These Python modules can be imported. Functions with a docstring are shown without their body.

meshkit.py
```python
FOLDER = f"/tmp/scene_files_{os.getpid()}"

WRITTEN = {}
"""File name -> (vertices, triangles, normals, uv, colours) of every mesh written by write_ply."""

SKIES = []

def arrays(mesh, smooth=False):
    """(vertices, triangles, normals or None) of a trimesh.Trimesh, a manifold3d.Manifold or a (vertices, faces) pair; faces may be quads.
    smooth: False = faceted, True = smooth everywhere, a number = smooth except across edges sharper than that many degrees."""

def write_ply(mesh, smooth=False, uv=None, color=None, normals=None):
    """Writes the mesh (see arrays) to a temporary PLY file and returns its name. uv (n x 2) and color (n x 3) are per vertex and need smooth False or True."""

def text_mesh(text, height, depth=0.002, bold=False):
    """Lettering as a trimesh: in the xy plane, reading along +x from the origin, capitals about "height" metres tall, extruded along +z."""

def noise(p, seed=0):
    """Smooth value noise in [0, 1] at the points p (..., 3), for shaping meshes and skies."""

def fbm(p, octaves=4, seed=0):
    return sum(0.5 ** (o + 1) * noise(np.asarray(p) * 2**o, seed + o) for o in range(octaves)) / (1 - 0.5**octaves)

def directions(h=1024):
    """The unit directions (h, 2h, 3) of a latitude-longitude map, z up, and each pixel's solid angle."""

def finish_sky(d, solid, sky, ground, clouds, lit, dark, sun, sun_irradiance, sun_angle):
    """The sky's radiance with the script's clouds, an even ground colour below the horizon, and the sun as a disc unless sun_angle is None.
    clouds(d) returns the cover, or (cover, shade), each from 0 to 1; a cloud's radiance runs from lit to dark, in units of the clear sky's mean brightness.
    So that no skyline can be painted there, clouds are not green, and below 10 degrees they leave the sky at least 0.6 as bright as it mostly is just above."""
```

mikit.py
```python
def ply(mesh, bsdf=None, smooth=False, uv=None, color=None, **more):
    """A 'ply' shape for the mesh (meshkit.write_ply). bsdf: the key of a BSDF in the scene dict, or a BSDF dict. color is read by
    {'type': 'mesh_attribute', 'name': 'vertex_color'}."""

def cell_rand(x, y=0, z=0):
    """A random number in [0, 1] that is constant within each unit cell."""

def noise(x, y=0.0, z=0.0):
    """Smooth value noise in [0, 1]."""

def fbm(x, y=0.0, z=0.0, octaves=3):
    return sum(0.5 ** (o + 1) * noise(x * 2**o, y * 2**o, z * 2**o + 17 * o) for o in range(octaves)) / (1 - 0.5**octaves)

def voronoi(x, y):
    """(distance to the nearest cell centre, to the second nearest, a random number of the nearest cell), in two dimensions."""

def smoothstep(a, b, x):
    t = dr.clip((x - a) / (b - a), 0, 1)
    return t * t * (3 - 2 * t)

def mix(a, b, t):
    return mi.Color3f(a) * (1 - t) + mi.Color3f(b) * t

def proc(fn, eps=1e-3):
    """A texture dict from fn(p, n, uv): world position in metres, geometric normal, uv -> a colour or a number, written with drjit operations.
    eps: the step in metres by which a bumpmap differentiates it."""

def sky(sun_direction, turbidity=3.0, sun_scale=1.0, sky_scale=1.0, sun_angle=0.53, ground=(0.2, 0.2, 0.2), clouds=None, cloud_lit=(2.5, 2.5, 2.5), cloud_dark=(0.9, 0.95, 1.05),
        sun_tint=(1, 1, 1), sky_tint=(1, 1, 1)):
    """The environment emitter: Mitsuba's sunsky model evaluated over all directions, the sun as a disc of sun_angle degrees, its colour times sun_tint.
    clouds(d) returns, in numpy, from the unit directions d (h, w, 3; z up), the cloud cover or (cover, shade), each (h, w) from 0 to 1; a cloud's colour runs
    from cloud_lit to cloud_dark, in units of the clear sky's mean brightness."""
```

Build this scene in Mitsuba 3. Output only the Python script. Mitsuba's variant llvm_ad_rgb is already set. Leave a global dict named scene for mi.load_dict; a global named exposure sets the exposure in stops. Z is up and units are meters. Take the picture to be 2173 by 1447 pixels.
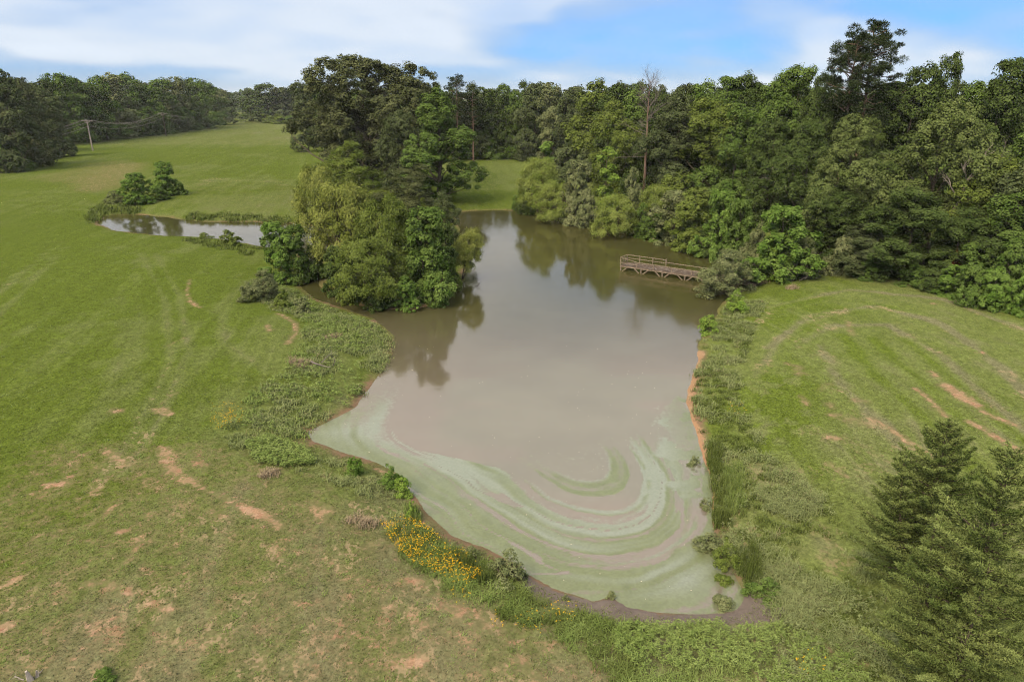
import math
import numpy as np
import trimesh
import shapely
from shapely.geometry import Polygon, LineString, Point
import drjit as dr
import mitsuba as mi
import mikit
import meshkit
from mikit import noise as nz, fbm as fb, smoothstep as ss, mix

T = mi.ScalarTransform4f
scene, labels = {}, {}

# ------------------------------------------------------------------ camera, sky, exposure
EYE = np.array([0.0, 0.0, 20.0])              # a drone 20 m above the pond
PITCH = math.radians(19.7)
FPX = 1449.0                                  # focal length in pixels of the 2173 px wide photograph
exposure = 4.52
scene['camera'] = {'type': 'perspective', 'fov': 2 * math.degrees(math.atan(1086.5 / FPX)), 'fov_axis': 'x',
                   'near_clip': 0.5, 'far_clip': 8000.0, 'medium': {'type': 'ref', 'id': 'air'},
                   'to_world': T().look_at(origin=EYE.tolist(), target=(EYE + [0, math.cos(PITCH), -math.sin(PITCH)]).tolist(), up=[0, 0, 1])}


def cloud_cover(d):
    """An even overcast that thins near the horizon into streaks with blue between them."""
    z = np.maximum(d[..., 2], 0.0)
    k = 1.0 / (z + 0.20)
    q = np.stack([d[..., 0] * k, d[..., 1] * k, np.zeros_like(z)], -1)
    q = q + 0.35 * np.stack([meshkit.fbm(q * 0.9 + 7, 3, 5) - .5, meshkit.fbm(q * 0.9 + 31, 3, 9) - .5, np.zeros_like(z)], -1)
    rot = np.stack([q[..., 0] * .80 + q[..., 1] * .6, (-q[..., 0] * .6 + q[..., 1] * .80) * 1.15, q[..., 2]], -1)
    n = meshkit.fbm(rot * 0.85 + [39.6, 21.2, 0], 4, 21)
    thin = meshkit.fbm(rot * 1.9 + [9.3, 4.2, 0], 3, 77)
    el = np.degrees(np.arcsin(np.clip(z, 0, 1)))
    cover = np.clip((n - 0.36) / 0.24, 0, 1) * 0.62 + 0.28
    cover = cover - 0.20 * (1 - np.clip((thin - .3) / .3, 0, 1))
    cover = np.maximum(cover, 0.80 * np.exp(-(el / 2.6) ** 2))
    high = np.clip((el - 8) / 14, 0, 1)
    cover = cover + (1 - cover) * high * 0.9
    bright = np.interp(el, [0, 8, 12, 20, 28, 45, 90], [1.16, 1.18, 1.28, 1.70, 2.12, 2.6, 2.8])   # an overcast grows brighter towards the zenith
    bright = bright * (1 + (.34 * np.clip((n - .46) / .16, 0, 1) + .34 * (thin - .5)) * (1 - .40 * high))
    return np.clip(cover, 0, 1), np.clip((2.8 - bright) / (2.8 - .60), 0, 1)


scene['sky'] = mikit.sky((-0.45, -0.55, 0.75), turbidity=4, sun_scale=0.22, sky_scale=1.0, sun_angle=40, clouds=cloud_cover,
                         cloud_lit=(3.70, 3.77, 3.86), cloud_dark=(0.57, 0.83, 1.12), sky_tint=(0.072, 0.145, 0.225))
labels['sky'] = {'kind': 'structure'}


# ------------------------------------------------------------------ the lie of the land
def ray(px, py):
    """Direction from the eye through a point of the photograph, for surveying where on the ground things stand."""
    u, v = (px - 1086.5) / FPX, (723.5 - py) / FPX
    return np.array([u, math.cos(PITCH) + v * math.sin(PITCH), -math.sin(PITCH) + v * math.cos(PITCH)])


def flat(px, py, z=0.0):
    d = ray(px, py)
    t = (z - EYE[2]) / d[2]
    return EYE[:2] + d[:2] * t


def outline(pts, z=0.0, grow=0.0, wob=0.0, seed=0):
    p = Polygon([flat(x, y, z) for x, y in pts]).buffer(0)
    if wob:
        p = p.segmentize(0.7)
        c = np.array(p.exterior.coords)[:-1]
        q = np.c_[c, np.zeros(len(c))]
        dist = np.linalg.norm(c, axis=1)[:, None]
        amp = wob * np.clip(dist / 45, .5, 2.0)
        c = c + amp * (np.c_[meshkit.fbm(q * .55 + 3, 3, seed), meshkit.fbm(q * .55 + 90, 3, seed + 4)] - .5) * 2
        p = Polygon(c).buffer(0)
    return p.buffer(grow) if grow else p


POND = outline([(955, 452), (1000, 448), (1045, 446), (1090, 447), (1120, 455), (1160, 462), (1220, 468), (1300, 482), (1370, 498), (1440, 512), (1520, 535), (1575, 570),
                (1568, 610), (1532, 645), (1506, 690), (1484, 722), (1480, 760), (1464, 810), (1456, 850), (1470, 900), (1486, 950), (1502, 1000), (1515, 1050), (1508, 1110),
                (1520, 1160), (1552, 1215), (1580, 1262), (1560, 1296), (1500, 1302), (1400, 1298), (1330, 1286), (1292, 1264), (1262, 1276), (1180, 1250), (1118, 1214), (1070, 1180), (1030, 1160), (960, 1136), (905, 1086), (868, 1040),
                (850, 1006), (800, 982), (730, 962), (668, 938), (655, 916), (700, 893), (760, 860), (802, 800), (832, 750), (838, 712), (792, 676), (720, 652), (664, 632),
                (632, 606), (640, 580), (650, 555), (628, 528), (560, 524), (500, 512), (430, 503), (330, 499), (240, 488), (206, 474), (236, 456), (300, 456), (380, 466), (440, 472),
                (540, 472), (640, 476), (700, 490), (716, 512), (690, 540), (672, 572), (676, 606), (716, 634), (770, 652), (800, 658), (880, 657), (944, 641), (972, 618), (988, 592),
                (984, 540), (978, 500), (970, 468)], wob=.22, seed=3)
shapely.prepare(POND)
POND_EDGE = POND.boundary


def pond_distance(x, y):
    """Metres from the shoreline, negative in the water."""
    pts = shapely.points(np.ravel(x), np.ravel(y))
    d = shapely.distance(POND_EDGE, pts)
    inside = shapely.contains(POND, pts)
    return np.where(inside, -d, d).reshape(np.shape(x))


def land(x, y):
    x, y = np.asarray(x, float), np.asarray(y, float)
    sd = pond_distance(x, y)
    q = np.stack([x, y, 0 * x], -1)
    out = np.maximum(sd, 0)
    h = 0.95 * (1 - np.exp(-out / 4.5)) + 0.02 * out * np.exp(-out / 30)
    roll = (meshkit.fbm(q / 34.0 + 5, 3, 2) - .5) * 1.5 + (meshkit.fbm(q / 7.0, 3, 8) - .5) * 0.30
    h = h + roll * (1 - np.exp(-out / 12))
    bump = (meshkit.fbm(q / 1.3, 3, 6) - .5) * 0.16 * (1 - np.exp(-out / .7))
    return np.where(sd < 0, -0.9 * (1 - np.exp(np.minimum(sd, 0) / 2.5)), h + bump)


def at(px, py):
    """The point of the ground that the photograph shows at this place."""
    z = 0.6
    for _ in range(5):
        p = flat(px, py, z)
        z = float(land(p[0], p[1]))
    return np.array([p[0], p[1], z])


def at_many(pts):
    pts = np.asarray(pts, float)
    z = np.full(len(pts), .5)
    d = np.array([ray(a, b) for a, b in pts])
    for _ in range(4):
        t = (z - EYE[2]) / d[:, 2]
        p = EYE[:2] + d[:, :2] * t[:, None]
        z = land(p[:, 0], p[:, 1])
    return np.c_[p, z]


def top_of(p, px, py):
    """Height above p of what the photograph shows at row py over p."""
    d = ray(px, py)
    t = np.hypot(*p[:2]) / np.hypot(*d[:2])
    return EYE[2] + d[2] * t - p[2]


def depth(p):
    return (p[1] - EYE[1]) * math.cos(PITCH) - (p[2] - EYE[2]) * math.sin(PITCH)


# ------------------------------------------------------------------ materials
def rgb(r, g, b):
    return {'type': 'rgb', 'value': [r, g, b]}


def two(b):
    return {'type': 'twosided', 'bsdf': b}


def diffuse(fn):
    return two({'type': 'diffuse', 'reflectance': mikit.proc(fn)})


def leaf_material(name, dark, light):
    def fn(p, n, uv):
        t = uv.x * 0.40 + uv.y * 0.55 + (nz(p.x * .7, p.y * .7, p.z * .7) - .40) * .35
        return mix(dark, light, dr.clip(t, 0, 1))
    scene['leaf_' + name] = diffuse(fn)


GREENS = {'gold': ((.085, .110, .020), (.195, .215, .058)), 'olive': ((.026, .035, .012), (.098, .110, .049)), 'fern': ((.040, .060, .014), (.118, .146, .052)), 'deep': ((.019, .034, .008), (.074, .104, .031)), 'mid': ((.029, .056, .010), (.102, .150, .037)),
          'bright': ((.042, .086, .011), (.120, .180, .042)), 'willow': ((.072, .106, .017), (.178, .212, .057)), 'sage': ((.056, .074, .026), (.160, .176, .084)),
          'pine': ((.013, .023, .008), (.042, .057, .024)), 'cedar': ((.048, .074, .018), (.165, .200, .066)), 'lime': ((.064, .120, .014), (.160, .225, .046)),
          'moss': ((.042, .064, .010), (.122, .155, .038)), 'dusk': ((.025, .037, .013), (.086, .106, .046))}
for k, v in GREENS.items():
    leaf_material(k, *v)


def bark_fn(dark, light):
    def fn(p, n, uv):
        return mix(dark, light, fb(p.x * 9, p.y * 9, p.z * 1.6))
    return fn


scene['bark'] = diffuse(bark_fn((.030, .024, .018), (.110, .092, .072)))
scene['pine_bark'] = diffuse(bark_fn((.070, .045, .034), (.230, .160, .125)))
scene['dead_twig'] = diffuse(bark_fn((.060, .052, .046), (.170, .150, .135)))
scene['dead_wood'] = diffuse(bark_fn((.130, .110, .092), (.340, .300, .265)))


def soil_colour(p):
    s = fb(p.x * 1.1, p.y * 1.1)
    c = mix((.235, .148, .092), (.190, .112, .070), ss(.35, .65, s))
    c = mix(c, (.245, .165, .108), ss(.5, .75, nz(p.x * 5, p.y * 5)))
    return c * (.78 + .44 * nz(p.x * 17, p.y * 17))


def turf_colour(p, dry):
    x, y = p.x, p.y
    wide, patch, fine = fb(x * .045, y * .045), fb(x * .42 + 7, y * .42), fb(x * 3.1, y * 3.1)
    side = ss(-6.0, 8.0, x)
    warp = 3.0 * (fb(x * .06 + 3, y * .06) - .5)
    a1, b1 = x * .98 + y * .42 * .4 + warp, y * .9 - x * .4
    a2, b2 = x * .98 - y * .17 + warp * 1.5 + y * y * .0022, y
    lines = dr.lerp(nz(a1 * .95, b1 * .035), nz(a2 * 1.15 + 40, b2 * .03), side)
    lines2 = dr.lerp(nz(a1 * 3.1, b1 * .12), nz(a2 * 3.3 + 40, b2 * .12), side)
    tone = dr.lerp(1.0, 1.14, side)
    d = dr.clip(dry + (wide - .5) * .8 + (patch - .5) * .6 + (lines - .5) * .26 + (lines2 - .5) * .20, 0, 1)
    c = mix((.060, .082, .014), (.076, .094, .027), ss(0.0, .45, d))
    c = mix(c, (.094, .094, .049), ss(.45, 1.0, d))
    c = c * tone * (.76 + .48 * fine) * (.92 + .08 * lines + .08 * lines2)
    c = c * (.72 + .56 * nz(x * 9.5, y * 9.5)) * (.78 + .44 * nz(x * 23, y * 23))
    return c


def ground_fn(p, n, uv):
    # uv.x: how bare the soil is; uv.y: 0 lush to 1 dry, over 1.4 wet mud
    uv = mi.Point2f(uv.x - 1e-4 * p.x, uv.y - 1e-4 * p.y)
    turf = turf_colour(p, dr.minimum(uv.y, 1.0))
    m = fb(p.x * 2.3, p.y * 2.3) * .6 + nz(p.x * 8.0, p.y * 8.0) * .25 + nz(p.x * 19, p.y * 19) * .15
    bare = ss(.42, .74, uv.x + (m - .5) * 1.05)
    soil = mix(soil_colour(p), (.175, .135, .075), ss(.30, .55, nz(p.x * 2.6 + 11, p.y * 2.6)) * .6)
    turf = mix(turf, (.125, .105, .055), ss(.10, .50, uv.x + (m - .5) * .8) * .55)
    c = mix(turf, soil, bare)
    thatch = ss(.50, .64, fb(p.x * .55 + 30, p.y * .55)) * ss(.30, .55, uv.y)
    vein = ss(.52, .74, nz(p.x * 4.6 + p.y * 1.5, p.y * 3.2, 7.0) * .6 + nz(p.x * 12, p.y * 9, 3.0) * .4) * thatch
    c = mix(c, (.215, .165, .098), vein * .75)
    shore = ss(.22, .0, p.z + (m - .5) * .30)
    shore = shore * dr.lerp(.35, 1.0, ss(.35, .6, fb(p.x * .35, p.y * .35)))
    c = mix(c, mix(mix((.150, .098, .062), (.090, .066, .042), m), (.235, .140, .080), bare), shore)
    mud = ss(1.15, 1.6, uv.y + (m - .5) * .5)
    return mix(c, mix((.080, .066, .056), (.130, .108, .094), m), mud)


scene['ground_material'] = diffuse(ground_fn)


def blade_material(name, dark, light, dry=(.17, .145, .085), amount=.12):
    def fn(p, n, uv):
        c = mix(dark, light, dr.clip(uv.x * .6 + .45 * (fb(p.x * .5, p.y * .5) - .1), 0, 1))
        c = mix(c, dry, ss(1 - amount, 1 - amount + .04, nz(uv.x * 91.7, p.x * .4, p.y * .4)) * .8)
        return c
    scene['blade_' + name] = diffuse(fn)


blade_material('tall', (.076, .106, .030), (.200, .222, .100), amount=.18)
blade_material('fresh', (.070, .114, .020), (.185, .230, .075), amount=.06)
blade_material('dark', (.050, .074, .015), (.105, .130, .038), amount=.12)
blade_material('straw', (.150, .118, .072), (.270, .215, .150))


def turf_blade_fn(p, n, uv):
    return turf_colour(p, uv.y) * (.75 + .75 * uv.x)


scene['blade_turf'] = diffuse(turf_blade_fn)
scene['petal'] = two({'type': 'diffuse', 'reflectance': rgb(.46, .265, .014)})
scene['fleck'] = two({'type': 'diffuse', 'reflectance': rgb(.36, .33, .25)})
scene['red_soil'] = diffuse(lambda p, n, uv: mix((.055, .022, .013), (.130, .055, .032), fb(p.x * 4, p.y * 4, p.z * 4)))


# ------------------------------------------------------------------ mesh tools
def norm(v):
    return v / (np.linalg.norm(v, axis=-1, keepdims=True) + 1e-12)


def leaves(c, n, t, L, W, u1, u2, fold=0.0):
    """One rhombus per leaf: centres c, normals n, long axes t, lengths L, widths W; uv = (u1, u2)."""
    t = norm(t - n * (t * n).sum(-1, keepdims=True))
    s = np.cross(n, t)
    L, W = np.broadcast_to(L, len(c))[:, None], np.broadcast_to(W, len(c))[:, None]
    v = np.stack([c - t * L * .5, c + s * W * .5 + n * fold * W, c + t * L * .5, c - s * W * .5 + n * fold * W], 1).reshape(-1, 3)
    k = np.arange(len(c))[:, None] * 4
    f = np.concatenate([k + [0, 2, 1], k + [0, 3, 2]], 1).reshape(-1, 3)
    return v, f, np.repeat(np.c_[u1, u2], 4, 0)


def join(parts):
    at0, V, F, U = 0, [], [], []
    for v, f, u in parts:
        V.append(v); F.append(f + at0); U.append(u)
        at0 += len(v)
    return np.vstack(V), np.vstack(F), np.vstack(U)


def tube(p, r, sides=5):
    p = np.asarray(p, float)
    t = norm(np.gradient(p, axis=0))
    ref = np.where(np.abs(t[:, 2:]) < .9, [[0, 0, 1.0]], [[1.0, 0, 0]])
    a = norm(np.cross(t, ref)); b = np.cross(t, a)
    g = np.arange(sides) * 2 * np.pi / sides
    r = np.broadcast_to(r, (len(p),))
    v = p[:, None] + r[:, None, None] * (np.cos(g)[None, :, None] * a[:, None] + np.sin(g)[None, :, None] * b[:, None])
    i, j = np.meshgrid(np.arange(len(p) - 1), np.arange(sides), indexing='ij')
    q = np.stack([i * sides + j, i * sides + (j + 1) % sides, (i + 1) * sides + (j + 1) % sides, (i + 1) * sides + j], -1).reshape(-1, 4)
    n = len(p) * sides
    v = np.vstack([v.reshape(-1, 3), p[:1], p[-1:]])
    k = np.arange(sides)
    caps = np.vstack([np.c_[(k + 1) % sides, k, np.full(sides, n)], np.c_[n - sides + k, n - sides + (k + 1) % sides, np.full(sides, n + 1)]])
    return v, np.vstack([q[:, [0, 1, 2]], q[:, [0, 2, 3]], caps]), np.zeros((len(v), 2))


def bezier(a, b, c, n=6):
    s = np.linspace(0, 1, n)[:, None]
    return (1 - s) ** 2 * a + 2 * s * (1 - s) * b + s ** 2 * c


def box(c, axes, half):
    """A bar with its own axes (rows), as vertices and triangles."""
    s = np.array([[x, y, z] for x in (-1, 1) for y in (-1, 1) for z in (-1, 1)], float) * half
    f = np.array([[0, 1, 3], [0, 3, 2], [4, 6, 7], [4, 7, 5], [0, 4, 5], [0, 5, 1], [2, 3, 7], [2, 7, 6], [0, 2, 6], [0, 6, 4], [1, 5, 7], [1, 7, 3]])
    return np.asarray(c) + s @ np.asarray(axes), f, np.zeros((8, 2))


def beam(a, b, w, h, up=(0, 0, 1)):
    a, b = np.asarray(a, float), np.asarray(b, float)
    x = norm(b - a); y = norm(np.cross(up, x)); z = np.cross(x, y)
    return box((a + b) / 2, [x, y, z], [np.linalg.norm(b - a) / 2, w / 2, h / 2])


counts = {}


def key_for(name):
    k = counts.get(name, 0)
    counts[name] = k + 1
    return name if k == 0 else f'{name}_{k:03d}'


def put(key, m, bsdf, smooth=False, uv=True, **more):
    """A mesh (v, f, uv) as the entry key; a taken key gets the next number."""
    key = key_for(key)
    scene[key] = mikit.ply((m[0], m[1]), bsdf, smooth=smooth, uv=m[2] if uv else None, **more)
    return key


def tag(key, label, cat, group=None, kind=None):
    labels[key] = {'label': label}
    if cat: labels[key]['category'] = cat
    if group: labels[key]['group'] = group
    if kind: labels[key]['kind'] = kind


# ------------------------------------------------------------------ ground and water
def axis(lo, a, b, hi, fine, rate):
    mid = np.arange(a, b + fine, fine)
    out = [mid]
    for end, start, sgn in ((hi, mid[-1], 1), (lo, mid[0], -1)):
        s, x, more = fine, start, []
        while (end - x) * sgn > 0:
            s *= rate
            x += sgn * s
            more.append(x)
        out = out + [np.array(more)] if sgn > 0 else [np.array(more[::-1])] + out
    return np.concatenate(out)


gx, gy = axis(-3500, -44, 46, 3500, .30, 1.045), axis(-60, 13, 74, 4500, .30, 1.03)
GX, GY = np.meshgrid(gx, gy)
flatx, flaty = GX.ravel(), GY.ravel()
far_out = (np.abs(flatx) > 260) | (flaty > 300) | (flaty < -20)
gz = np.zeros(len(flatx))
near_i = np.where(~far_out)[0]
gz[near_i] = land(flatx[near_i], flaty[near_i])
qf = np.stack([flatx, flaty, 0 * flatx], -1)[far_out]
gz[far_out] = .95 + (meshkit.fbm(qf / 34.0 + 5, 3, 2) - .5) * 1.5

# bare soil: (points along it in the photograph, half width in metres, strength)
SOIL = [([(1970, 800), (1988, 812)], .25, .7), ([(2004, 829), (2030, 848), (2066, 870)], .5, .95), ([(2070, 876), (2096, 891), (2120, 900), (2152, 913)], .3, .72), ([(1942, 838), (1975, 865), (2006, 895)], .26, .8),
        ([(2056, 905), (2090, 926), (2130, 950), (2166, 970)], .32, .9), ([(1846, 896), (1890, 920), (1930, 950), (1980, 977)], .28, .74), ([(1672, 776), (1692, 782)], .45, .55), ([(1690, 786), (1700, 800)], .5, .45),
        ([(1758, 932), (1772, 934)], .38, .8), ([(1766, 886), (1800, 896), (1835, 906)], .55, .52), ([(1810, 856), (1838, 860)], .35, .6), ([(1760, 862), (1764, 868)], .3, .6), ([(1798, 690), (1806, 720)], .35, .5),
        ([(1700, 845), (1712, 862)], .3, .6), ([(1752, 985), (1775, 1000), (1800, 1016)], .18, .6), ([(1740, 835), (1755, 822)], .3, .5), ([(1978, 658), (1982, 660)], .3, .7), ([(2080, 760), (2084, 764)], .3, .6),
        ([(405, 602), (398, 625), (403, 645), (424, 662)], .22, .62), ([(402, 646), (416, 658)], .3, .7), ([(590, 671), (606, 678), (626, 692), (629, 712), (612, 738)], .28, .78), ([(568, 700), (574, 714)], .3, .68), ([(360, 748), (378, 738), (396, 728)], .18, .55),
        ([(345, 880), (360, 888)], .3, .8), ([(328, 880), (336, 886)], .3, .7), ([(244, 888), (256, 886)], .35, .6), ([(366, 850), (374, 846)], .2, .6), ([(340, 872), (362, 856)], .15, .5),
        ([(228, 970), (248, 985), (268, 1000)], .5, .72), ([(268, 990), (240, 1012), (200, 1012)], .4, .5), ([(112, 1044), (142, 1040)], .5, .78), ([(145, 1028), (172, 1022), (160, 990)], .3, .62), ([(352, 962), (358, 990), (384, 1015), (402, 1028)], .5, .8),
        ([(395, 1000), (440, 985), (430, 1010)], .6, .48), ([(400, 1030), (440, 1050), (470, 1062), (505, 1086)], .22, .62), ([(518, 1088), (555, 1100), (597, 1126)], .32, .95), ([(655, 1075), (690, 1082), (680, 1100)], .7, .62), ([(650, 1112), (670, 1104)], .3, .5),
        ([(560, 1010), (590, 1000)], .5, .58), ([(180, 1090), (200, 1058), (214, 1054)], .25, .5), ([(208, 1120), (226, 1102), (238, 1090)], .25, .66), ([(258, 1144), (270, 1142)], .3, .75), ([(302, 1150), (290, 1185), (262, 1228)], .16, .56),
        ([(0, 1270), (28, 1258), (52, 1246)], .2, .72), ([(188, 1260), (220, 1258), (268, 1272)], .4, .56), ([(262, 1276), (284, 1278)], .25, .7), ([(318, 1298), (334, 1300)], .25, .6), ([(350, 1310), (364, 1312)], .3, .72), ([(0, 1362), (16, 1356)], .4, .75),
        ([(380, 1385), (420, 1375), (450, 1395), (478, 1384)], .5, .42), ([(395, 1338), (440, 1355), (480, 1380)], .35, .46), ([(585, 1262), (600, 1258)], .35, .5), ([(460, 1306), (470, 1310)], .3, .55), ([(580, 1170), (600, 1195)], .3, .5), ([(452, 1098), (470, 1110)], .3, .55),
        ([(500, 1118), (560, 1165)], .5, .34), ([(690, 1190), (760, 1235), (800, 1275), (866, 1312)], .22, .6), ([(724, 1240), (736, 1236)], .35, .5), ([(770, 1160), (800, 1150)], .6, .5), ([(848, 1238), (880, 1236), (870, 1222)], .45, .62), ([(895, 1240), (900, 1250)], .3, .5),
        ([(862, 1412), (882, 1412)], .5, .9), ([(888, 1326), (902, 1330)], .3, .85), ([(958, 1292), (1010, 1318), (1062, 1335)], .85, .55), ([(1085, 1360), (1105, 1358)], .4, .6), ([(942, 1345), (960, 1365), (972, 1352)], .4, .55), ([(950, 1400), (970, 1410)], .55, .5),
        ([(1090, 1420), (1140, 1440)], .6, .6), ([(1150, 1375), (1185, 1380)], .5, .4), ([(770, 1350), (780, 1330)], .35, .4), ([(640, 1415), (680, 1440)], .5, .5), ([(695, 1345), (708, 1350)], .4, .4), ([(560, 1415), (548, 1440)], .4, .45),
        ([(930, 1130), (900, 1095), (880, 1070)], .25, .8), ([(796, 980), (820, 990)], .25, .8), ([(118, 516), (128, 518)], .36, .5), ([(960, 356), (1010, 358)], .7, .55), ([(1000, 338), (1106, 336)], 1.2, .55),
        ([(1484, 735), (1472, 800), (1464, 850), (1474, 900), (1490, 950), (1506, 1000), (1516, 1050)], .55, .95), ([(1500, 940), (1510, 1000)], .5, .8)]
bare, dry = np.zeros(len(flatx)), np.zeros(len(flatx))
for pts, wide, strong in SOIL:
    L = LineString([flat(a, b, .6) for a, b in pts])
    x0, y0, x1, y1 = L.bounds
    m = np.where((flatx > x0 - 4) & (flatx < x1 + 4) & (flaty > y0 - 4) & (flaty < y1 + 4))[0]
    dd = shapely.distance(L, shapely.points(flatx[m], flaty[m]))
    bare[m] = np.maximum(bare[m], strong * .92 * np.exp(-(dd / (wide * 1.15)) ** 2))


def region(pts, z=.6):
    return Polygon([flat(a, b, z) for a, b in pts]).buffer(0)


def soft(poly, x, y, edge):
    """1 inside the region, falling to 0 over `edge` metres outside."""
    out = np.zeros(len(x))
    x0, y0, x1, y1 = poly.bounds
    m = np.where((x > x0 - edge) & (x < x1 + edge) & (y > y0 - edge) & (y < y1 + edge))[0]
    d = shapely.distance(poly, shapely.points(x[m], y[m]))
    out[m] = np.clip(1 - d / edge, 0, 1)
    return out


def dryness(x, y):
    """0 lush to 1 dry over the fields."""
    q = np.stack([x, y, 0 * x], -1)
    d = .20 + .62 * np.clip((48 - np.hypot(x + 8, y)) / 34, 0, 1) * (x < 12)
    d = np.where(x >= 12, .34 + .12 * np.clip((50 - y) / 30, 0, 1), d)
    d = d - .30 * soft(region([(-400, 700), (0, 560), (0, 520), (330, 515), (420, 560), (300, 760), (100, 980), (0, 1060)]), x, y, 14)
    d = d + .18 * soft(region([(400, 470), (620, 470), (640, 400), (420, 390)]), x, y, 20)
    d = d - .12 * soft(region([(0, 420), (110, 330), (640, 262), (640, 350), (420, 330), (150, 400)]), x, y, 20)
    d = d - .55 * soft(region([(1545, 830), (1660, 820), (1680, 900), (1600, 930), (1540, 900)]), x, y, 3.0) * (meshkit.fbm(q * .8, 3, 4) > .42)
    return d


near = ~far_out
dry[:] = .42
dry[near] = dryness(flatx[near], flaty[near])
for pts, wide, add in (([(0, 640), (60, 580), (124, 522)], .4, .6), ([(0, 690), (80, 600), (140, 528)], .4, .6), ([(280, 900), (300, 700), (290, 560)], .6, .22), ([(240, 900), (265, 700), (255, 600)], .6, .2),
                       ([(130, 1060), (220, 860), (290, 720)], .5, .2), ([(110, 335), (140, 322), (180, 318)], 1.0, .5), ([(420, 400), (450, 380), (560, 385), (640, 400)], 1.2, .35), ([(1560, 700), (1620, 660), (1760, 640), (1960, 680)], .5, -.25),
                       ([(330, 545), (385, 640), (402, 760), (340, 900), (262, 1020)], .36, .5), ([(300, 545), (352, 650), (366, 780), (296, 920), (206, 1050)], .36, .5), ([(520, 600), (470, 660), (480, 740), (560, 790)], .5, .35), ([(560, 560), (440, 600), (415, 680), (470, 790), (440, 900)], .5, -.3),
                       ([(1560, 730), (1640, 652), (1800, 626), (2000, 650), (2173, 715)], .45, .5), ([(1625, 740), (1715, 676), (1860, 662), (2000, 700), (2120, 790), (2173, 850)], .45, .5), ([(1690, 740), (1760, 700), (1880, 700), (2000, 770), (2173, 930)], .5, .45), ([(1600, 800), (1660, 720), (1700, 690), (1800, 670)], .4, .4),
                       ([(1790, 720), (1850, 800), (2000, 940), (2080, 1020)], .6, -.5), ([(1850, 730), (1940, 810), (2100, 960)], .6, -.45), ([(1740, 740), (1780, 820), (1900, 940), (1960, 1000)], .5, .4), ([(1920, 730), (2030, 830), (2173, 950)], .5, -.4),
                       ([(1500, 380), (1620, 360)], .5, .2)):
    L = LineString([flat(a, b, .6) for a, b in pts])
    dd = shapely.distance(L, shapely.points(flatx[near], flaty[near]))
    dry[near] += add * np.exp(-(dd / wide) ** 2)
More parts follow.
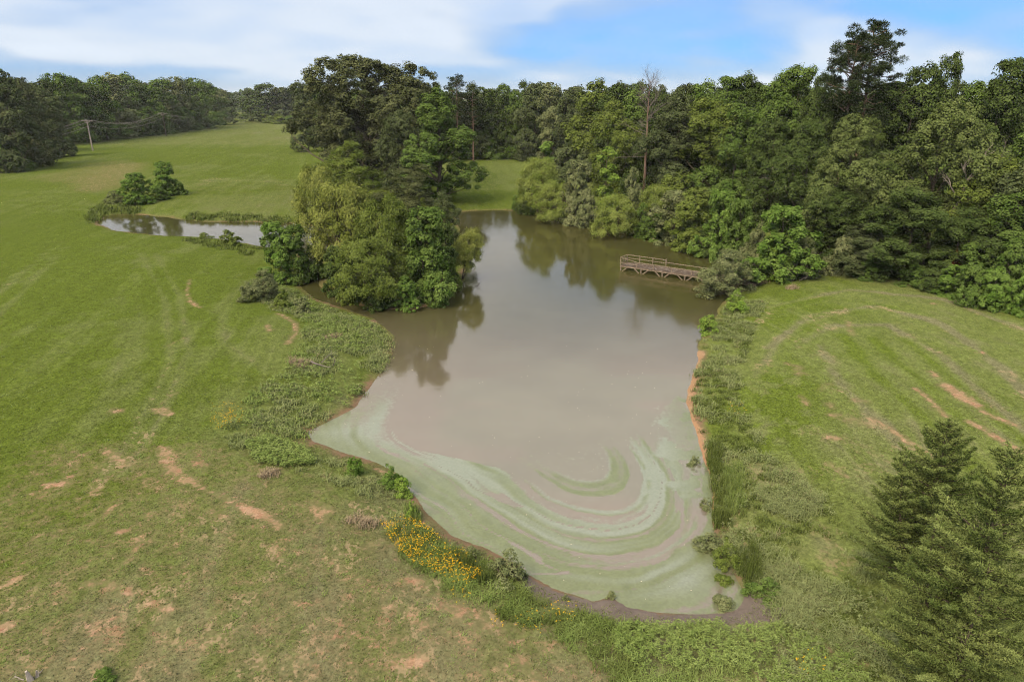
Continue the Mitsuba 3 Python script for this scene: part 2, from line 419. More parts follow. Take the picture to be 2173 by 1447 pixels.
tilled = region([(190, 412), (168, 392), (200, 372), (240, 352), (300, 352), (262, 378), (236, 404)])
bare[near] = np.maximum(bare[near], .40 * soft(tilled, flatx[near], flaty[near], 6))
bare[near] = np.maximum(bare[near], .30 * soft(region([(70, 382), (150, 366), (190, 350), (260, 345), (300, 360), (180, 400)]), flatx[near], flaty[near], 6))
bare[near] = np.maximum(bare[near], .53 * soft(region([(190, 1350), (235, 1335), (270, 1380), (240, 1400), (200, 1380)]), flatx[near], flaty[near], 1.0))
bare[near] = np.maximum(bare[near], .42 * soft(region([(285, 1000), (345, 1005), (370, 1040), (320, 1045)]), flatx[near], flaty[near], 1.2))
bare[near] = np.maximum(bare[near], .40 * soft(region([(1000, 1300), (1250, 1420), (1250, 1447), (700, 1447), (640, 1300), (800, 1230)]), flatx[near], flaty[near], 3))
bare[near] = np.maximum(bare[near], .33 * soft(region([(100, 980), (420, 960), (800, 1120), (900, 1240), (1250, 1447), (0, 1447), (0, 1100)]), flatx[near], flaty[near], 3))
mud = soft(region([(1110, 1222), (1180, 1258), (1262, 1280), (1300, 1272), (1400, 1306), (1560, 1302), (1580, 1262), (1610, 1256), (1665, 1300), (1650, 1320), (1480, 1322), (1300, 1312), (1180, 1276), (1110, 1250)], .1), flatx[near], flaty[near], .5)
dry[near] = np.where(mud > 0, np.maximum(np.clip(dry[near], 0, 1), np.clip(dry[near], 0, 1) * (1 - mud) + 1.75 * mud), dry[near])

ny, nx = GX.shape
i, j = np.meshgrid(np.arange(ny - 1), np.arange(nx - 1), indexing='ij')
a = (i * nx + j).ravel()
gf = np.vstack([np.c_[a, a + 1, a + nx + 1], np.c_[a, a + nx + 1, a + nx]])
gv = np.c_[flatx, flaty, gz]
scene['ground'] = mikit.ply((gv, gf), 'ground_material', smooth=True, uv=np.c_[np.where(bare < .002, 0, np.clip(bare, 0, 1.2)) + 1e-4 * flatx, np.clip(dry, -.1, 2) + 1e-4 * flaty])
labels['ground'] = {'kind': 'structure', 'label': 'mown pasture with dry patches around the pond'}

# the pond: one sheet; uv = (how thick the green scum lies, how whitish it is)
wx, wy = axis(-110, -14, 14, 60, .14, 1.05), axis(20, 21.5, 48, 140, .14, 1.03)
WX, WY = np.meshgrid(wx, wy)
x, y = WX.ravel(), WY.ravel()
q = np.stack([x, y, 0 * x], -1)
C = flat(1190, 905)
th = np.radians(np.arange(360))
reach_to = np.array([POND_EDGE.intersection(LineString([C, C + 60 * np.array([math.cos(g), math.sin(g)])])) for g in th], dtype=object)
RR = np.array([min(20.0, Point(C).distance(g)) for g in reach_to])
kern = np.exp(-(np.arange(-60, 61) / 22.0) ** 2)
RS = np.convolve(np.r_[RR[-60:], RR, RR[:60]], kern / kern.sum(), 'valid')
ang = np.arctan2(y - C[1], x - C[0]) % (2 * np.pi)
rho = np.hypot(x - C[0], y - C[1])
d = -pond_distance(x, y)
w1 = meshkit.fbm(q * .13 + 3, 3, 11) - .5
w2 = meshkit.fbm(q * .16 + 57, 4, 12) - .5
w3 = meshkit.fbm(q * .60 + 7, 4, 13) - .5
dw = np.interp(ang, np.r_[th, 2 * np.pi], np.r_[RS, RS[0]]) - rho + 2.2 * w1 + .55 * w3
along = ang * 2.6 + 1.2 * w2
left_arm = np.clip((np.radians(250) - ang) / np.radians(50), 0, 1)
right_arm = np.clip((ang - np.radians(300)) / np.radians(45), 0, 1)


def flow(a, b, o, seed, octs=4):
    return meshkit.fbm(np.stack([dw * a + o, along * b + o * .37, 0 * x], -1), octs, seed)


def hump(v, lo, hi, soft_lo=.4, soft_hi=.6):
    return np.clip((v - lo) / soft_lo + .5, 0, 1) * np.clip((hi - v) / soft_hi + .5, 0, 1)


streak, streak2, cut, cut2 = flow(.75, .9, 0, 31), flow(2.2, .32, 9, 37, 2), flow(1.0, .40, 40, 51, 3), flow(2.6, .30, 70, 53, 2)
reach = np.clip((43.0 - y + 9 * w1 + 5 * w3 - 2.5 * right_arm) / 9, 0, 1) ** .8
gap = 6.3 - 2.2 * left_arm - 1.0 * right_arm
S = .42 * flow(.62, .55, 0, 31, 3) + .36 * flow(1.9, .30, 9, 37, 2) + .22 * flow(5.2, .22, 120, 83, 2) - .5
thick = hump(dw, -4, gap, .5, .30) * np.clip(.57 + 3.6 * S, 0, 1)
thick = np.where(dw < 1.0, np.maximum(thick, (.50 + 2.0 * S) * np.clip((1.3 - dw) / .6, 0, 1)), thick)
thick = np.maximum(thick, hump(dw, gap + 1.1, gap + 6.0, .14, 7.5) * (.36 + 1.2 * S) * (1 - .75 * right_arm) * (1 - .5 * left_arm))
thick = np.maximum(thick, .60 * np.clip((streak2 - .57) / .06, 0, 1) * hump(dw, gap - .6, gap + 1.4, .5, .5) * right_arm)
veins = np.clip((.045 - np.abs(cut - .5)) / .02, 0, 1) * np.clip((dw + .3) / 1.2, 0, 1) * np.clip((gap - 1.0 - dw) / .6, 0, 1)
thick = np.maximum(thick * (1 - .85 * veins), thick * .8 * (left_arm > .8)) * reach
blob = np.clip((meshkit.fbm(q * .75 + 5, 4, 43) - .50) / .04, 0, 1) * soft(region([(1402, 880), (1440, 850), (1462, 900), (1480, 960), (1500, 1010), (1480, 1040), (1400, 1060), (1385, 1000), (1430, 940)], 0), x, y, 1.2)
film = soft(region([(1402, 880), (1440, 842), (1458, 880), (1480, 950), (1470, 1000), (1440, 950)], 0), x, y, .9)
thick = np.maximum(thick, np.maximum(blob * .9, film * .42))
armfilm = soft(region([(668, 930), (700, 893), (760, 860), (802, 800), (832, 755), (850, 740), (880, 760), (830, 850), (800, 900), (790, 960), (730, 962)], 0), x, y, 1.5)
thick = np.maximum(thick, armfilm * (.26 + .75 * streak * np.clip((46 - y) / 10, 0, 1)))
white = np.clip(.22 + 1.8 * (flow(.7, .5, 20, 61, 3) - .5) + 2.2 * (flow(2.6, .28, 33, 67, 2) - .5) + .55 * left_arm + blob + .8 * film + .35 * hump(dw, gap - 2.3, gap + .3, .8, .5), 0, 1)
white = white * np.clip((d - .2) / 2.2, .15, 1)
ripple = (meshkit.fbm(q * np.array([.9, 1.6, 1]), 3, 71) - .5) * .0034 + (meshkit.fbm(q * np.array([2.6, 4.0, 1]), 2, 73) - .5) * .0010
calm = np.clip(1 - 1.2 * thick, .2, 1)
wz = ripple * calm
ny, nx = WX.shape
i, j = np.meshgrid(np.arange(ny - 1), np.arange(nx - 1), indexing='ij')
a = (i * nx + j).ravel()
wf = np.vstack([np.c_[a, a + 1, a + nx + 1], np.c_[a, a + nx + 1, a + nx]])
mid = np.c_[x, y][wf].mean(1)
wide = POND.buffer(1.6)
shapely.prepare(wide)
wf = wf[shapely.contains(wide, shapely.points(mid[:, 0], mid[:, 1]))]
used, inv = np.unique(wf, return_inverse=True)
wv, wu, wf = np.c_[x, y, wz][used], np.c_[np.clip(thick, 0, 1) + 1e-4 * x, white + 1e-4 * y][used], inv.reshape(-1, 3)


def water_colour(p, n, uv):
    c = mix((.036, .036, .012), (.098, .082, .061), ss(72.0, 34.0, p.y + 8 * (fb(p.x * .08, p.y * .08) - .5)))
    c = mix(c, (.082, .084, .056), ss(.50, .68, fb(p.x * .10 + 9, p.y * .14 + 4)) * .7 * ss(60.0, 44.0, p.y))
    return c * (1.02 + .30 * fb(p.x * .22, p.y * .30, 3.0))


def scum_colour(p, n, uv):
    g = mix((.092, .118, .048), (.124, .152, .070), fb(p.x * 1.6, p.y * 1.6))
    w = mix(g, (.175, .205, .162), dr.clip((uv.y - 1e-4 * p.y) * 1.1, 0, 1))
    return w * (.90 + .20 * nz(p.x * 11, p.y * 11))


def scum_cover(p, n, uv):
    f = nz(p.x * 5.3, p.y * 5.3) * .5 + nz(p.x * 15, p.y * 15) * .3 + fb(p.x * 1.4, p.y * 1.4) * .2
    return dr.clip(ss(.26, .58, uv.x - 1e-4 * p.x + (f - .5) * .30) * .80, 0, 1)


scene['water_surface'] = {'type': 'roughplastic', 'distribution': 'ggx', 'alpha': .006, 'int_ior': 2.2, 'nonlinear': False, 'diffuse_reflectance': mikit.proc(water_colour),
                          'specular_reflectance': rgb(1.0, .885, .80)}
scene['scum'] = {'type': 'roughplastic', 'alpha': .22, 'int_ior': 1.33, 'diffuse_reflectance': mikit.proc(scum_colour)}
scene['pond_material'] = two({'type': 'blendbsdf', 'weight': mikit.proc(scum_cover), 'a': {'type': 'ref', 'id': 'water_surface'}, 'b': {'type': 'ref', 'id': 'scum'}})
scene['pond_water'] = mikit.ply((wv, wf), 'pond_material', smooth=True, uv=wu)
labels['pond_water'] = {'kind': 'structure', 'label': 'brown pond with swirls of pale green scum'}

# ------------------------------------------------------------------ trees: a few models of each kind, every tree its own entry
def unit(rng, n):
    return norm(rng.normal(size=(n, 3)))


def clump_leaves(rng, cc, rc, lean, per, L, W, up=.5, droop=0.0, squash=.75, shell=.5, spread=(0, 0, .35)):
    """Leaves in the outer shell of clumps at cc (radii rc), turned away from clump and tree axis (lean)."""
    idx = np.repeat(np.arange(len(cc)), per)
    n = len(idx)
    d = norm(rng.normal(size=(n, 3)) + spread)
    r = rc[idx] * (shell + (1 - shell) * rng.random(n) ** .6) * rng.choice([1, 1, 1, 1.22], n)
    pos = cc[idx] + d * r[:, None] * [1, 1, squash]
    nn = norm(d * .85 + lean[idx] * .30 + [0, 0, up] + rng.normal(size=(n, 3)) * .34)
    t = rng.normal(size=(n, 3)) + d * .6 + [0, 0, -droop]
    s = .65 + .7 * rng.random(n)
    return leaves(pos, nn, t, L * s, W * s, rng.random(n), rng.random(len(cc))[idx], .12)


def wander(rng, a, b, sag=.12, n=6):
    m = (a + b) / 2 + rng.normal(size=3) * np.linalg.norm(b - a) * sag
    return bezier(a, m, b, n)


PROFILES = {'round': lambda t: np.sin(np.pi * np.clip(.12 + .86 * t, 0, 1)) ** .65, 'forest': lambda t: (np.clip(1 - t ** 1.6, 0, 1) ** .55) * (.80 + .30 * np.clip(t * 2.2, 0, 1)) + .05,
            'dome': lambda t: np.sqrt(np.clip(1 - (t * .98) ** 2.4, 0, 1)), 'column': lambda t: np.clip(1 - t, 0, 1) ** .25 * (.85 + .15 * t) + .05, 'cone': lambda t: np.clip(1 - t, 0, 1) ** .85 + .03}


def broadleaf(seed, H, R, t0, n_cl, rc, per, L, W, prof='round', up=.5, droop=0.0, squash=.75, trunk_r=.28, limbs=16, rough=.55, inner=.5, shell=.5, lobes=9, rise=.72):
    """A crown of several rounded boughs, each a heap of leaf clumps, with gaps between them."""
    rng = np.random.default_rng(seed)
    f = PROFILES[prof]
    k = np.arange(lobes)
    lt = np.clip((k + .5 + rng.normal(size=lobes) * .3) / lobes, .04, .97) ** rise
    la = k * 2.39996 + rng.normal(size=lobes) * .5 + seed
    lr = R * (.36 + .26 * rng.random(lobes)) * (1.08 - .30 * lt) * (9 / lobes) ** .28
    ld = np.maximum(R * f(lt) * (.78 + rough * .5 * rng.normal(size=lobes).clip(-1, 1.2)) - lr * .5, 0)
    lz = H * (t0 + (1 - t0) * lt) - lr * .55
    lc = np.c_[np.cos(la) * ld, np.sin(la) * ld, lz]
    li = rng.choice(lobes, n_cl * 3, p=lr ** 2 / (lr ** 2).sum())
    d = norm(rng.normal(size=(n_cl * 3, 3)) + [0, 0, .45])
    cc = lc[li] + d * (lr[li] * (.72 + .34 * rng.random(n_cl * 3)))[:, None] * [1, 1, .85]
    cc = cc + (meshkit.fbm(cc[:, None, :] / (R * .45) + np.array([[0., 0, 0], [31, 7, 3], [5, 61, 9]])[None], 2, seed) - .5) * R * .30
    gap = np.linalg.norm((cc[:, None] - lc[None]) / [1, 1, .85], axis=2) / lr[None]
    gap[np.arange(len(cc)), li] = 9
    cc = cc[(gap.min(1) > .70) & (cc[:, 2] > H * .02)][:n_cl]
    n_cl = len(cc)
    lean = norm(np.c_[cc[:, :2] / R, .25 + 0 * cc[:, 2]])
    rr = rc * (.60 + .65 * rng.random(n_cl))
    crown = clump_leaves(rng, cc, rr, lean, per, L, W, up, droop, squash, shell)
    zs = np.linspace(-.4, H * .82, 9)
    path = np.c_[np.cumsum(rng.normal(size=9)) * .025 * R, np.cumsum(rng.normal(size=9)) * .025 * R, zs]
    wood = [tube(path, trunk_r * (1 - zs / H * .9) * np.where(np.arange(9) == 0, 1.35, 1), 7)]
    for c in rng.choice(n_cl, min(limbs, n_cl), replace=False):
        e = cc[c]
        h = np.clip(e[2] - .55 * np.hypot(e[0], e[1]) - .1 * H, H * .08, H * .75)
        s = np.array([np.interp(h, zs, path[:, 0]), np.interp(h, zs, path[:, 1]), h])
        p = wander(rng, s, e)
        wood.append(tube(p, np.linspace(trunk_r * (1 - h / H) * .5, .03, len(p)), 5))
    return crown, join(wood)


PROFILES['flat'] = lambda t: np.sqrt(np.clip(1 - t ** 4.5, 0, 1)) * (.82 + .18 * t)


def willow(seed, H, R, n_pl, per, L, W, lean=0.0):
    """Arching limbs that end in plumes of narrow hanging leaves."""
    rng = np.random.default_rng(seed)
    ang = np.arange(n_pl) * 2.39996 + rng.normal(size=n_pl) * .4
    t = rng.random(n_pl)
    rad = R * np.sqrt(np.clip(1 - (t * .95) ** 2, 0, 1)) * (.45 + .6 * rng.random(n_pl) ** .6) * (1 + .7 * (meshkit.fbm(np.c_[np.cos(ang) + seed, np.sin(ang), t * 2], 3, seed) - .5))
    z = H * (.22 + .74 * t)
    cc = np.c_[np.cos(ang) * rad + lean * R * t, np.sin(ang) * rad, z]
    out = np.c_[np.cos(ang), np.sin(ang), 0 * ang]
    idx = np.repeat(np.arange(n_pl), per)
    n = len(idx)
    s = rng.random(n)
    wid = H * .075
    pos = cc[idx] + out[idx] * (s * wid * .8)[:, None] + rng.normal(size=(n, 3)) * wid * (.50 + .12 * s)[:, None] * [1, 1, .75] - np.c_[0 * s, 0 * s, (s ** 1.6) * H * .035 - H * .02]
    nn = norm(out[idx] * .6 + [0, 0, .75] + rng.normal(size=(n, 3)) * .5)
    tt = out[idx] * .4 + rng.normal(size=(n, 3)) * .6 + [0, 0, -.25]
    k = .6 + .8 * rng.random(n)
    crown = leaves(pos, nn, tt, L * k, W * k, rng.random(n), rng.random(n_pl)[idx], .1)
    wood = []
    for b in range(3):
        e = np.array([rng.normal() * R * .35 + lean * R * .8, rng.normal() * R * .35, H * .72])
        p = wander(rng, np.array([rng.normal() * .15, rng.normal() * .15, -.3]), e, .08, 8)
        wood.append(tube(p, np.linspace(.16, .04, 8) * H / 8, 6))
        for c in rng.choice(n_pl, 9, replace=False):
            m = p[rng.integers(3, 7)]
            wood.append(tube(wander(rng, m, cc[c], .15), np.linspace(.05, .015, 6) * H / 8, 4))
    return crown, join(wood)


def pine(seed, H, R, t0, n_br, per, L, W, trunk_r=.32, bend=.5, size=.85, flatz=.62):
    """A tall bare trunk; needle tufts in flat pads at the ends of crooked branches."""
    rng = np.random.default_rng(seed)
    zs = np.linspace(-.5, H * .97, 12)
    bx = np.cumsum(rng.normal(size=12)) * .09 * bend
    path = np.c_[bx, np.cumsum(rng.normal(size=12)) * .09 * bend, zs]
    path[:, :2] -= path[0, :2]
    wood = [tube(path, trunk_r * (1 - (zs / H).clip(0) * .82), 8)]
    cc, lean = [], []
    for b in range(n_br):
        t = t0 + (1 - t0) * ((b + rng.random()) / n_br)
        h = t * H * .96
        g = b * 2.39996 + rng.normal() * .5
        ln = R * (.25 + .85 * math.sin(math.pi * min(1, .22 + .78 * (t - t0) / (1 - t0))) ** .8) * rng.uniform(.55, 1.1)
        a = np.array([np.interp(h, zs, path[:, 0]), np.interp(h, zs, path[:, 1]), h])
        e = a + np.array([math.cos(g) * ln, math.sin(g) * ln, ln * rng.uniform(.05, .55)])
        p = wander(rng, a, e, .16, 7)
        wood.append(tube(p, np.linspace(.09, .025, 7) * trunk_r / .32, 4))
        for s in range(rng.integers(2, 5)):
            cc.append(p[rng.integers(4, 7)] + rng.normal(size=3) * size * .8 * [1, 1, .5] + [0, 0, .2]); lean.append([math.cos(g), math.sin(g), .4])
    cc, lean = np.array(cc), norm(np.array(lean))
    rr = size * (.6 + .6 * rng.random(len(cc)))
    idx = np.repeat(np.arange(len(cc)), per)
    n = len(idx)
    d = norm(rng.normal(size=(n, 3)) + [0, 0, .3])
    pos = cc[idx] + d * (rr[idx] * (.35 + .65 * rng.random(n)))[:, None] * [1, 1, flatz]
    nn = norm(np.cross(d, rng.normal(size=(n, 3))) + [0, 0, .5])
    return leaves(pos, nn, d + [0, 0, .25], L * (.7 + .6 * rng.random(n)), W, rng.random(n), rng.random(len(cc))[idx], .1), join(wood)


def twig_tree(rng, start, direct, length, r, level, out, bend=.25, kids=(4, 6), up=.12):
    n = 6
    p = [np.asarray(start, float)]
    d = norm(np.asarray(direct, float))
    for s in range(n - 1):
        d = norm(d + rng.normal(size=3) * bend * .5 + [0, 0, up * .4])
        p.append(p[-1] + d * length / (n - 1))
    p = np.array(p)
    out.append(tube(p, np.linspace(r, r * .3, n), 6 if level > 1 else 4))
    if level > 0:
        for s in range(rng.integers(*kids)):
            k = rng.uniform(.35, .98)
            m = p[0] + (p[-1] - p[0]) * 0
            m = np.array([np.interp(k * (n - 1), np.arange(n), p[:, c]) for c in range(3)])
            side = norm(np.cross(d, rng.normal(size=3)))
            twig_tree(rng, m, norm(d * .75 + side * rng.uniform(.5, 1.0) + [0, 0, up]), length * rng.uniform(.38, .62), r * (1 - k * .6) * .5, level - 1, out, bend, kids, up)


def conifer(seed, H, R, leaders, per, L, W):
    """A cedar: ascending branches all the way up, feathery flat sprays; leaders = (x, y, height share) of extra tops."""
    rng = np.random.default_rng(seed)
    pos, dirs, cl, wood = [], [], [], []
    tops = [(0, 0, 1.0)] + leaders
    c = 0
    for ti, (ox, oy, hs) in enumerate(tops):
        h1 = H * hs
        base = np.array([ox * .25, oy * .25, -.3 if ti == 0 else H * .12])
        path = bezier(base, np.array([ox * .9, oy * .9, h1 * .45]), np.array([ox, oy, h1]), 9)
        wood.append(tube(path, np.linspace(.17 if ti == 0 else .09, .012, 9), 7))
        for b in range(int(150 * hs * (1 if ti == 0 else .55))):
            t = (b + rng.random()) / int(150 * hs * (1 if ti == 0 else .55))
            t = .04 + .955 * t
            a = np.array([np.interp(t * 8, np.arange(9), path[:, k]) for k in range(3)])
            g = b * 2.39996 + rng.normal() * .4
            prof = (1 - t) ** .86 * (.66 + .70 * min(1, t * 4.0)) if ti == 0 else (1 - t) ** .75 * .55
            ln = (R * prof + .16) * rng.uniform(.62, 1.18)
            rise = rng.uniform(.10, .50) + .45 * t
            e = a + np.array([math.cos(g) * ln, math.sin(g) * ln, ln * rise])
            m = (a + e) / 2 + np.array([0, 0, -ln * .10])
            p = bezier(a, m, e, 6)
            wood.append(tube(p, np.linspace(.030, .006, 6) * (.6 + .4 * ln), 4))
            k = max(10, int(per * ln))
            s = rng.random(k) ** .6
            q = np.stack([np.interp(s * 5, np.arange(6), p[:, kk]) for kk in range(3)], 1)
            axis_ = norm(e - m)
            sd = norm(rng.normal(size=(k, 3)) * [1, 1, .55])
            w = (.06 + .17 * (1 - s) * min(1.5, ln)) * rng.random(k) ** .6
            pos.append(q + sd * w[:, None] * 1.25)
            dirs.append(norm(axis_ * .8 + sd * .8 + [0, 0, .35] + rng.normal(size=(k, 3)) * .25))
            cl.append(np.full(k, rng.random()))
    pos, dirs, cl = np.vstack(pos), np.vstack(dirs), np.concatenate(cl)
    n = len(pos)
    nn = norm(np.cross(dirs, rng.normal(size=(n, 3))) * .8 + [0, 0, .8])
    return leaves(pos, nn, dirs, L * (.55 + .9 * rng.random(n)), W * (.7 + .6 * rng.random(n)), rng.random(n), cl, .15), join(wood)


class Model:
    """A tree of unit height and unit crown width, written once."""

    def __init__(self, crown, wood, wood_bsdf='bark', tall=1.0):
        H = np.percentile(crown[0][:, 2], 99.7)
        r = np.percentile(np.hypot(crown[0][:, 0], crown[0][:, 1]), 91)
        s = np.array([1 / (2 * r), 1 / (2 * r), 1 / H])
        self.crown = mikit.ply((crown[0] * s, crown[1]), None, uv=crown[2])
        self.wood = mikit.ply((wood[0] * s, wood[1]), None, smooth=True)
        self.wood_bsdf = wood_bsdf
        self.faces = len(crown[1])


M = {}
M['broad_near'] = [Model(*broadleaf(s, 18, 6.0, .04, 560, .70, 75, .30, .19, pr, up=.4, squash=.9, lobes=lo)) for s, pr, lo in ((1, 'forest', 11), (2, 'dome', 9), (3, 'forest', 13), (4, 'round', 10), (5, 'dome', 14), (6, 'flat', 10))]
M['broad_big'] = [Model(*broadleaf(s, 18, 7.5, .04, 950, .62, 75, .26, .17, pr, up=.4, squash=.9, lobes=lo, limbs=30)) for s, pr, lo in ((7, 'dome', 14), (8, 'flat', 16))]
M['broad_mid'] = [Model(*broadleaf(s, 20, 6.0, .04, 380, .85, 60, .44, .28, pr, up=.4, squash=.9, lobes=lo)) for s, pr, lo in ((11, 'forest', 11), (12, 'dome', 9), (13, 'column', 10), (14, 'flat', 12))]
M['broad_far'] = [Model(*broadleaf(s, 22, 6.5, .03, 230, 1.15, 50, .62, .40, pr, up=.4, squash=.9, limbs=8, lobes=lo)) for s, pr, lo in ((21, 'forest', 9), (22, 'dome', 8), (23, 'column', 9), (24, 'flat', 10))]
M['shrub'] = [Model(*broadleaf(s, 5, 2.6, .04, 220, .34, 70, .21, .13, pr, trunk_r=.09, limbs=12, squash=.9, lobes=9, rise=1.1)) for s, pr in ((31, 'dome'), (32, 'forest'), (33, 'dome'), (34, 'round'))]
M['bush_far'] = [Model(*broadleaf(s, 4, 2.6, .02, 70, .60, 80, .34, .21, 'dome', trunk_r=.09, limbs=8, lobes=9, rise=1.1)) for s in (41, 42)]
M['small_bush'] = [Model(*broadleaf(s, 1.3, .7, .02, 60, .17, 60, .10, .045, 'dome', trunk_r=.02, limbs=8, up=.7, lobes=9, rise=1.1)) for s in (45, 46)]
M['fine_bush'] = [Model(*broadleaf(s, 4, 2.4, .03, 170, .38, 100, .18, .06, 'dome', trunk_r=.06, limbs=20, up=.35, shell=.2, lobes=12)) for s in (51, 52)]
M['willow'] = [Model(*willow(s, 9, 4.2, 130, 190, .34, .085)) for s in (61, 62, 63)]
M['willow_lean'] = [Model(*willow(64, 8, 3.6, 130, 220, .32, .085, lean=.8))]
M['pine'] = [Model(*pine(s, 28, 3.6, .52, 34, 75, .60, .10, size=1.0), 'pine_bark') for s in (71, 72)]
M['tall_pine'] = [Model(*pine(s, 31, 4.6, t, 46, 170, .42, .095, trunk_r=.40, bend=1.5, size=.95, flatz=.7), 'pine_bark') for s, t in ((75, .60), (77, .50))]
M['young_pine'] = [Model(*broadleaf(s, 9, 3.2, .04, 180, .55, 130, .36, .05, 'forest', up=.3, trunk_r=.14, shell=.15, limbs=14, lobes=11)) for s in (81, 82)]
M['oak'] = [Model(*broadleaf(91, 27, 13, .16, 1100, .88, 95, .38, .24, 'flat', trunk_r=.62, limbs=70, lobes=26, rise=.55, squash=.9, up=.4))]
M['gum'] = [Model(*broadleaf(94, 20, 5.6, .08, 460, .66, 100, .31, .21, 'forest', trunk_r=.32, limbs=30, up=.5, squash=.9, lobes=14))]
M['maple'] = [Model(*broadleaf(s, 8, 3.2, .04, 300, .40, 85, .25, .17, pr, trunk_r=.14, limbs=20, up=.6, squash=.9, lobes=12, rise=1.05)) for s, pr in ((96, 'forest'), (97, 'dome'))]
M['vine_column'] = [Model(*broadleaf(99, 24, 3.2, .01, 120, 1.1, 70, .55, .36, 'column', limbs=4, lobes=12))]


def tree(name, kind, px, yt, yb, w, pal, label, cat='tree', group=None, variant=None, crown='crown', wood='trunk', kind_prop=None, lean_px=0, p=None):
    """A tree whose top the photograph shows at (px, yt) and whose foot stands on the ground seen at row yb, w pixels wide."""
    xb = 1086 + (px - 1086) * (4770 - yb) / (4770 - yt) + lean_px
    p = at(xb, yb)
    h, wide = top_of(p, px, yt), w * depth(p) / FPX
    key = key_for(name)
    rng = np.random.default_rng(int(px * 7 + yt * 131 + w))
    ms = M[kind]
    m = ms[rng.integers(len(ms)) if variant is None else variant]
    tw = T().translate((p - [0, 0, .12]).tolist()).rotate([0, 0, 1], 0).scale([wide, wide, h]) @ T().rotate([0, 0, 1], 0.0 if kind == 'willow_lean' else float(rng.uniform(0, 360)))
    scene[key + '__' + crown] = {**m.crown, 'to_world': tw, 'bsdf': {'type': 'ref', 'id': 'leaf_' + pal}}
    scene[key + '__' + wood] = {**m.wood, 'to_world': tw, 'bsdf': {'type': 'ref', 'id': m.wood_bsdf}}
    tag(key, label, cat, group, kind_prop)
    return key, p, h


ORD = ['first', 'second', 'third', 'fourth', 'fifth', 'sixth', 'seventh', 'eighth', 'ninth', 'tenth', 'eleventh', 'twelfth', 'thirteenth', 'fourteenth', 'fifteenth', 'sixteenth', 'seventeenth', 'eighteenth', 'nineteenth', 'twentieth',
       'twenty-first', 'twenty-second', 'twenty-third', 'twenty-fourth', 'twenty-fifth', 'twenty-sixth', 'twenty-seventh', 'twenty-eighth']
LOOK = {'olive': 'olive brown', 'deep': 'dark green', 'mid': 'mid green', 'bright': 'bright green', 'willow': 'yellow green', 'sage': 'grey green', 'pine': 'very dark green', 'moss': 'mossy green', 'dusk': 'dull dark', 'lime': 'lime green', 'cedar': 'green'}


def row(name, where, items, group, cat='tree'):
    """items: (kind, px, yt, yb, w, palette), labelled by their order from the left."""
    for i, (kind, px, yt, yb, w, pal) in enumerate(sorted(items, key=lambda a: a[1])):
        tree(name, kind, px, yt, yb, w * (1.28 if cat == 'tree' else 1.15), pal, f'{LOOK[pal]} {cat}, {ORD[i]} from left among the {where}', cat, group, crown='crown' if cat == 'tree' else 'foliage', wood='trunk' if cat == 'tree' else 'stem')


def woods(name, kinds, spots, pals, label, seed):
    """A mass of trees behind others that reads as one wood: one object."""
    rng = np.random.default_rng(seed)
    for i, (px, yt, yb, w) in enumerate(spots):
        p = at(1086 + (px - 1086) * (4770 - yb) / (4770 - yt), yb)
        h, wide = top_of(p, px, yt), w * depth(p) / FPX
        ms = M[kinds[rng.integers(len(kinds))]]
        m = ms[rng.integers(len(ms))]
        tw = T().translate(p.tolist()).scale([wide, wide, h]) @ T().rotate([0, 0, 1], float(rng.uniform(0, 360)))
        scene[f'{name}__{2 * i + 1:03d}'] = {**m.crown, 'to_world': tw, 'bsdf': {'type': 'ref', 'id': 'leaf_' + pals[rng.integers(len(pals))]}}
        scene[f'{name}__{2 * i + 2:03d}'] = {**m.wood, 'to_world': tw, 'bsdf': {'type': 'ref', 'id': m.wood_bsdf}}
    labels[name] = {'label': label, 'category': 'wood', 'kind': 'stuff'}


# ---- the point of land between the two ponds
tree('oak_tree', 'oak', 768, 122, 398, 276, 'olive', 'huge olive brown oak towering over the point between the ponds', variant=0)
tree('sweetgum_tree', 'gum', 922, 188, 430, 158, 'mid', 'tall bright sweetgum tree leaning against the right side of the huge oak', variant=0)
tree('broadleaf_tree', 'broad_near', 842, 235, 420, 90, 'dusk', 'dull green tree between the huge oak and the tall sweetgum', variant=1)
tree('young_pine', 'young_pine', 738, 300, 478, 138, 'moss', 'bushy olive green young pine in front of the huge oak trunk', variant=0)
tree('young_pine', 'young_pine', 872, 350, 500, 130, 'olive', 'brownish young pine below the tall sweetgum', variant=1)
tree('juniper_tree', 'young_pine', 940, 405, 540, 70, 'dusk', 'dull juniper at the right edge of the point behind the yellow willow', variant=0)
tree('willow_tree', 'willow', 668, 350, 545, 110, 'gold', 'wispy light willow at the left edge of the point with a dark crooked limb', variant=0)
tree('willow_tree', 'willow', 722, 385, 580, 140, 'gold', 'broad yellow green willow in the middle of the point, below the young pine', variant=1)
tree('willow_tree', 'willow', 812, 415, 600, 120, 'moss', 'mossy green willow right of the broad willow on the point', variant=2)
tree('willow_tree', 'willow', 778, 500, 648, 150, 'moss', 'low spreading willow hanging over the water at the front of the point', variant=0)
tree('maple_tree', 'maple', 898, 438, 628, 120, 'mid', 'dense bright green maple on the right half of the point', variant=1)
tree('maple_tree', 'maple', 835, 425, 560, 70, 'bright', 'slim bright sapling showing above the willows on the point', variant=0)
tree('willow_tree', 'willow_lean', 978, 484, 592, 74, 'gold', 'small yellow willow leaning out over the pond from the right tip of the point', variant=0)
tree('maple_tree', 'maple', 940, 470, 600, 66, 'deep', 'dark green maple between the dense maple and the leaning yellow willow', variant=1)
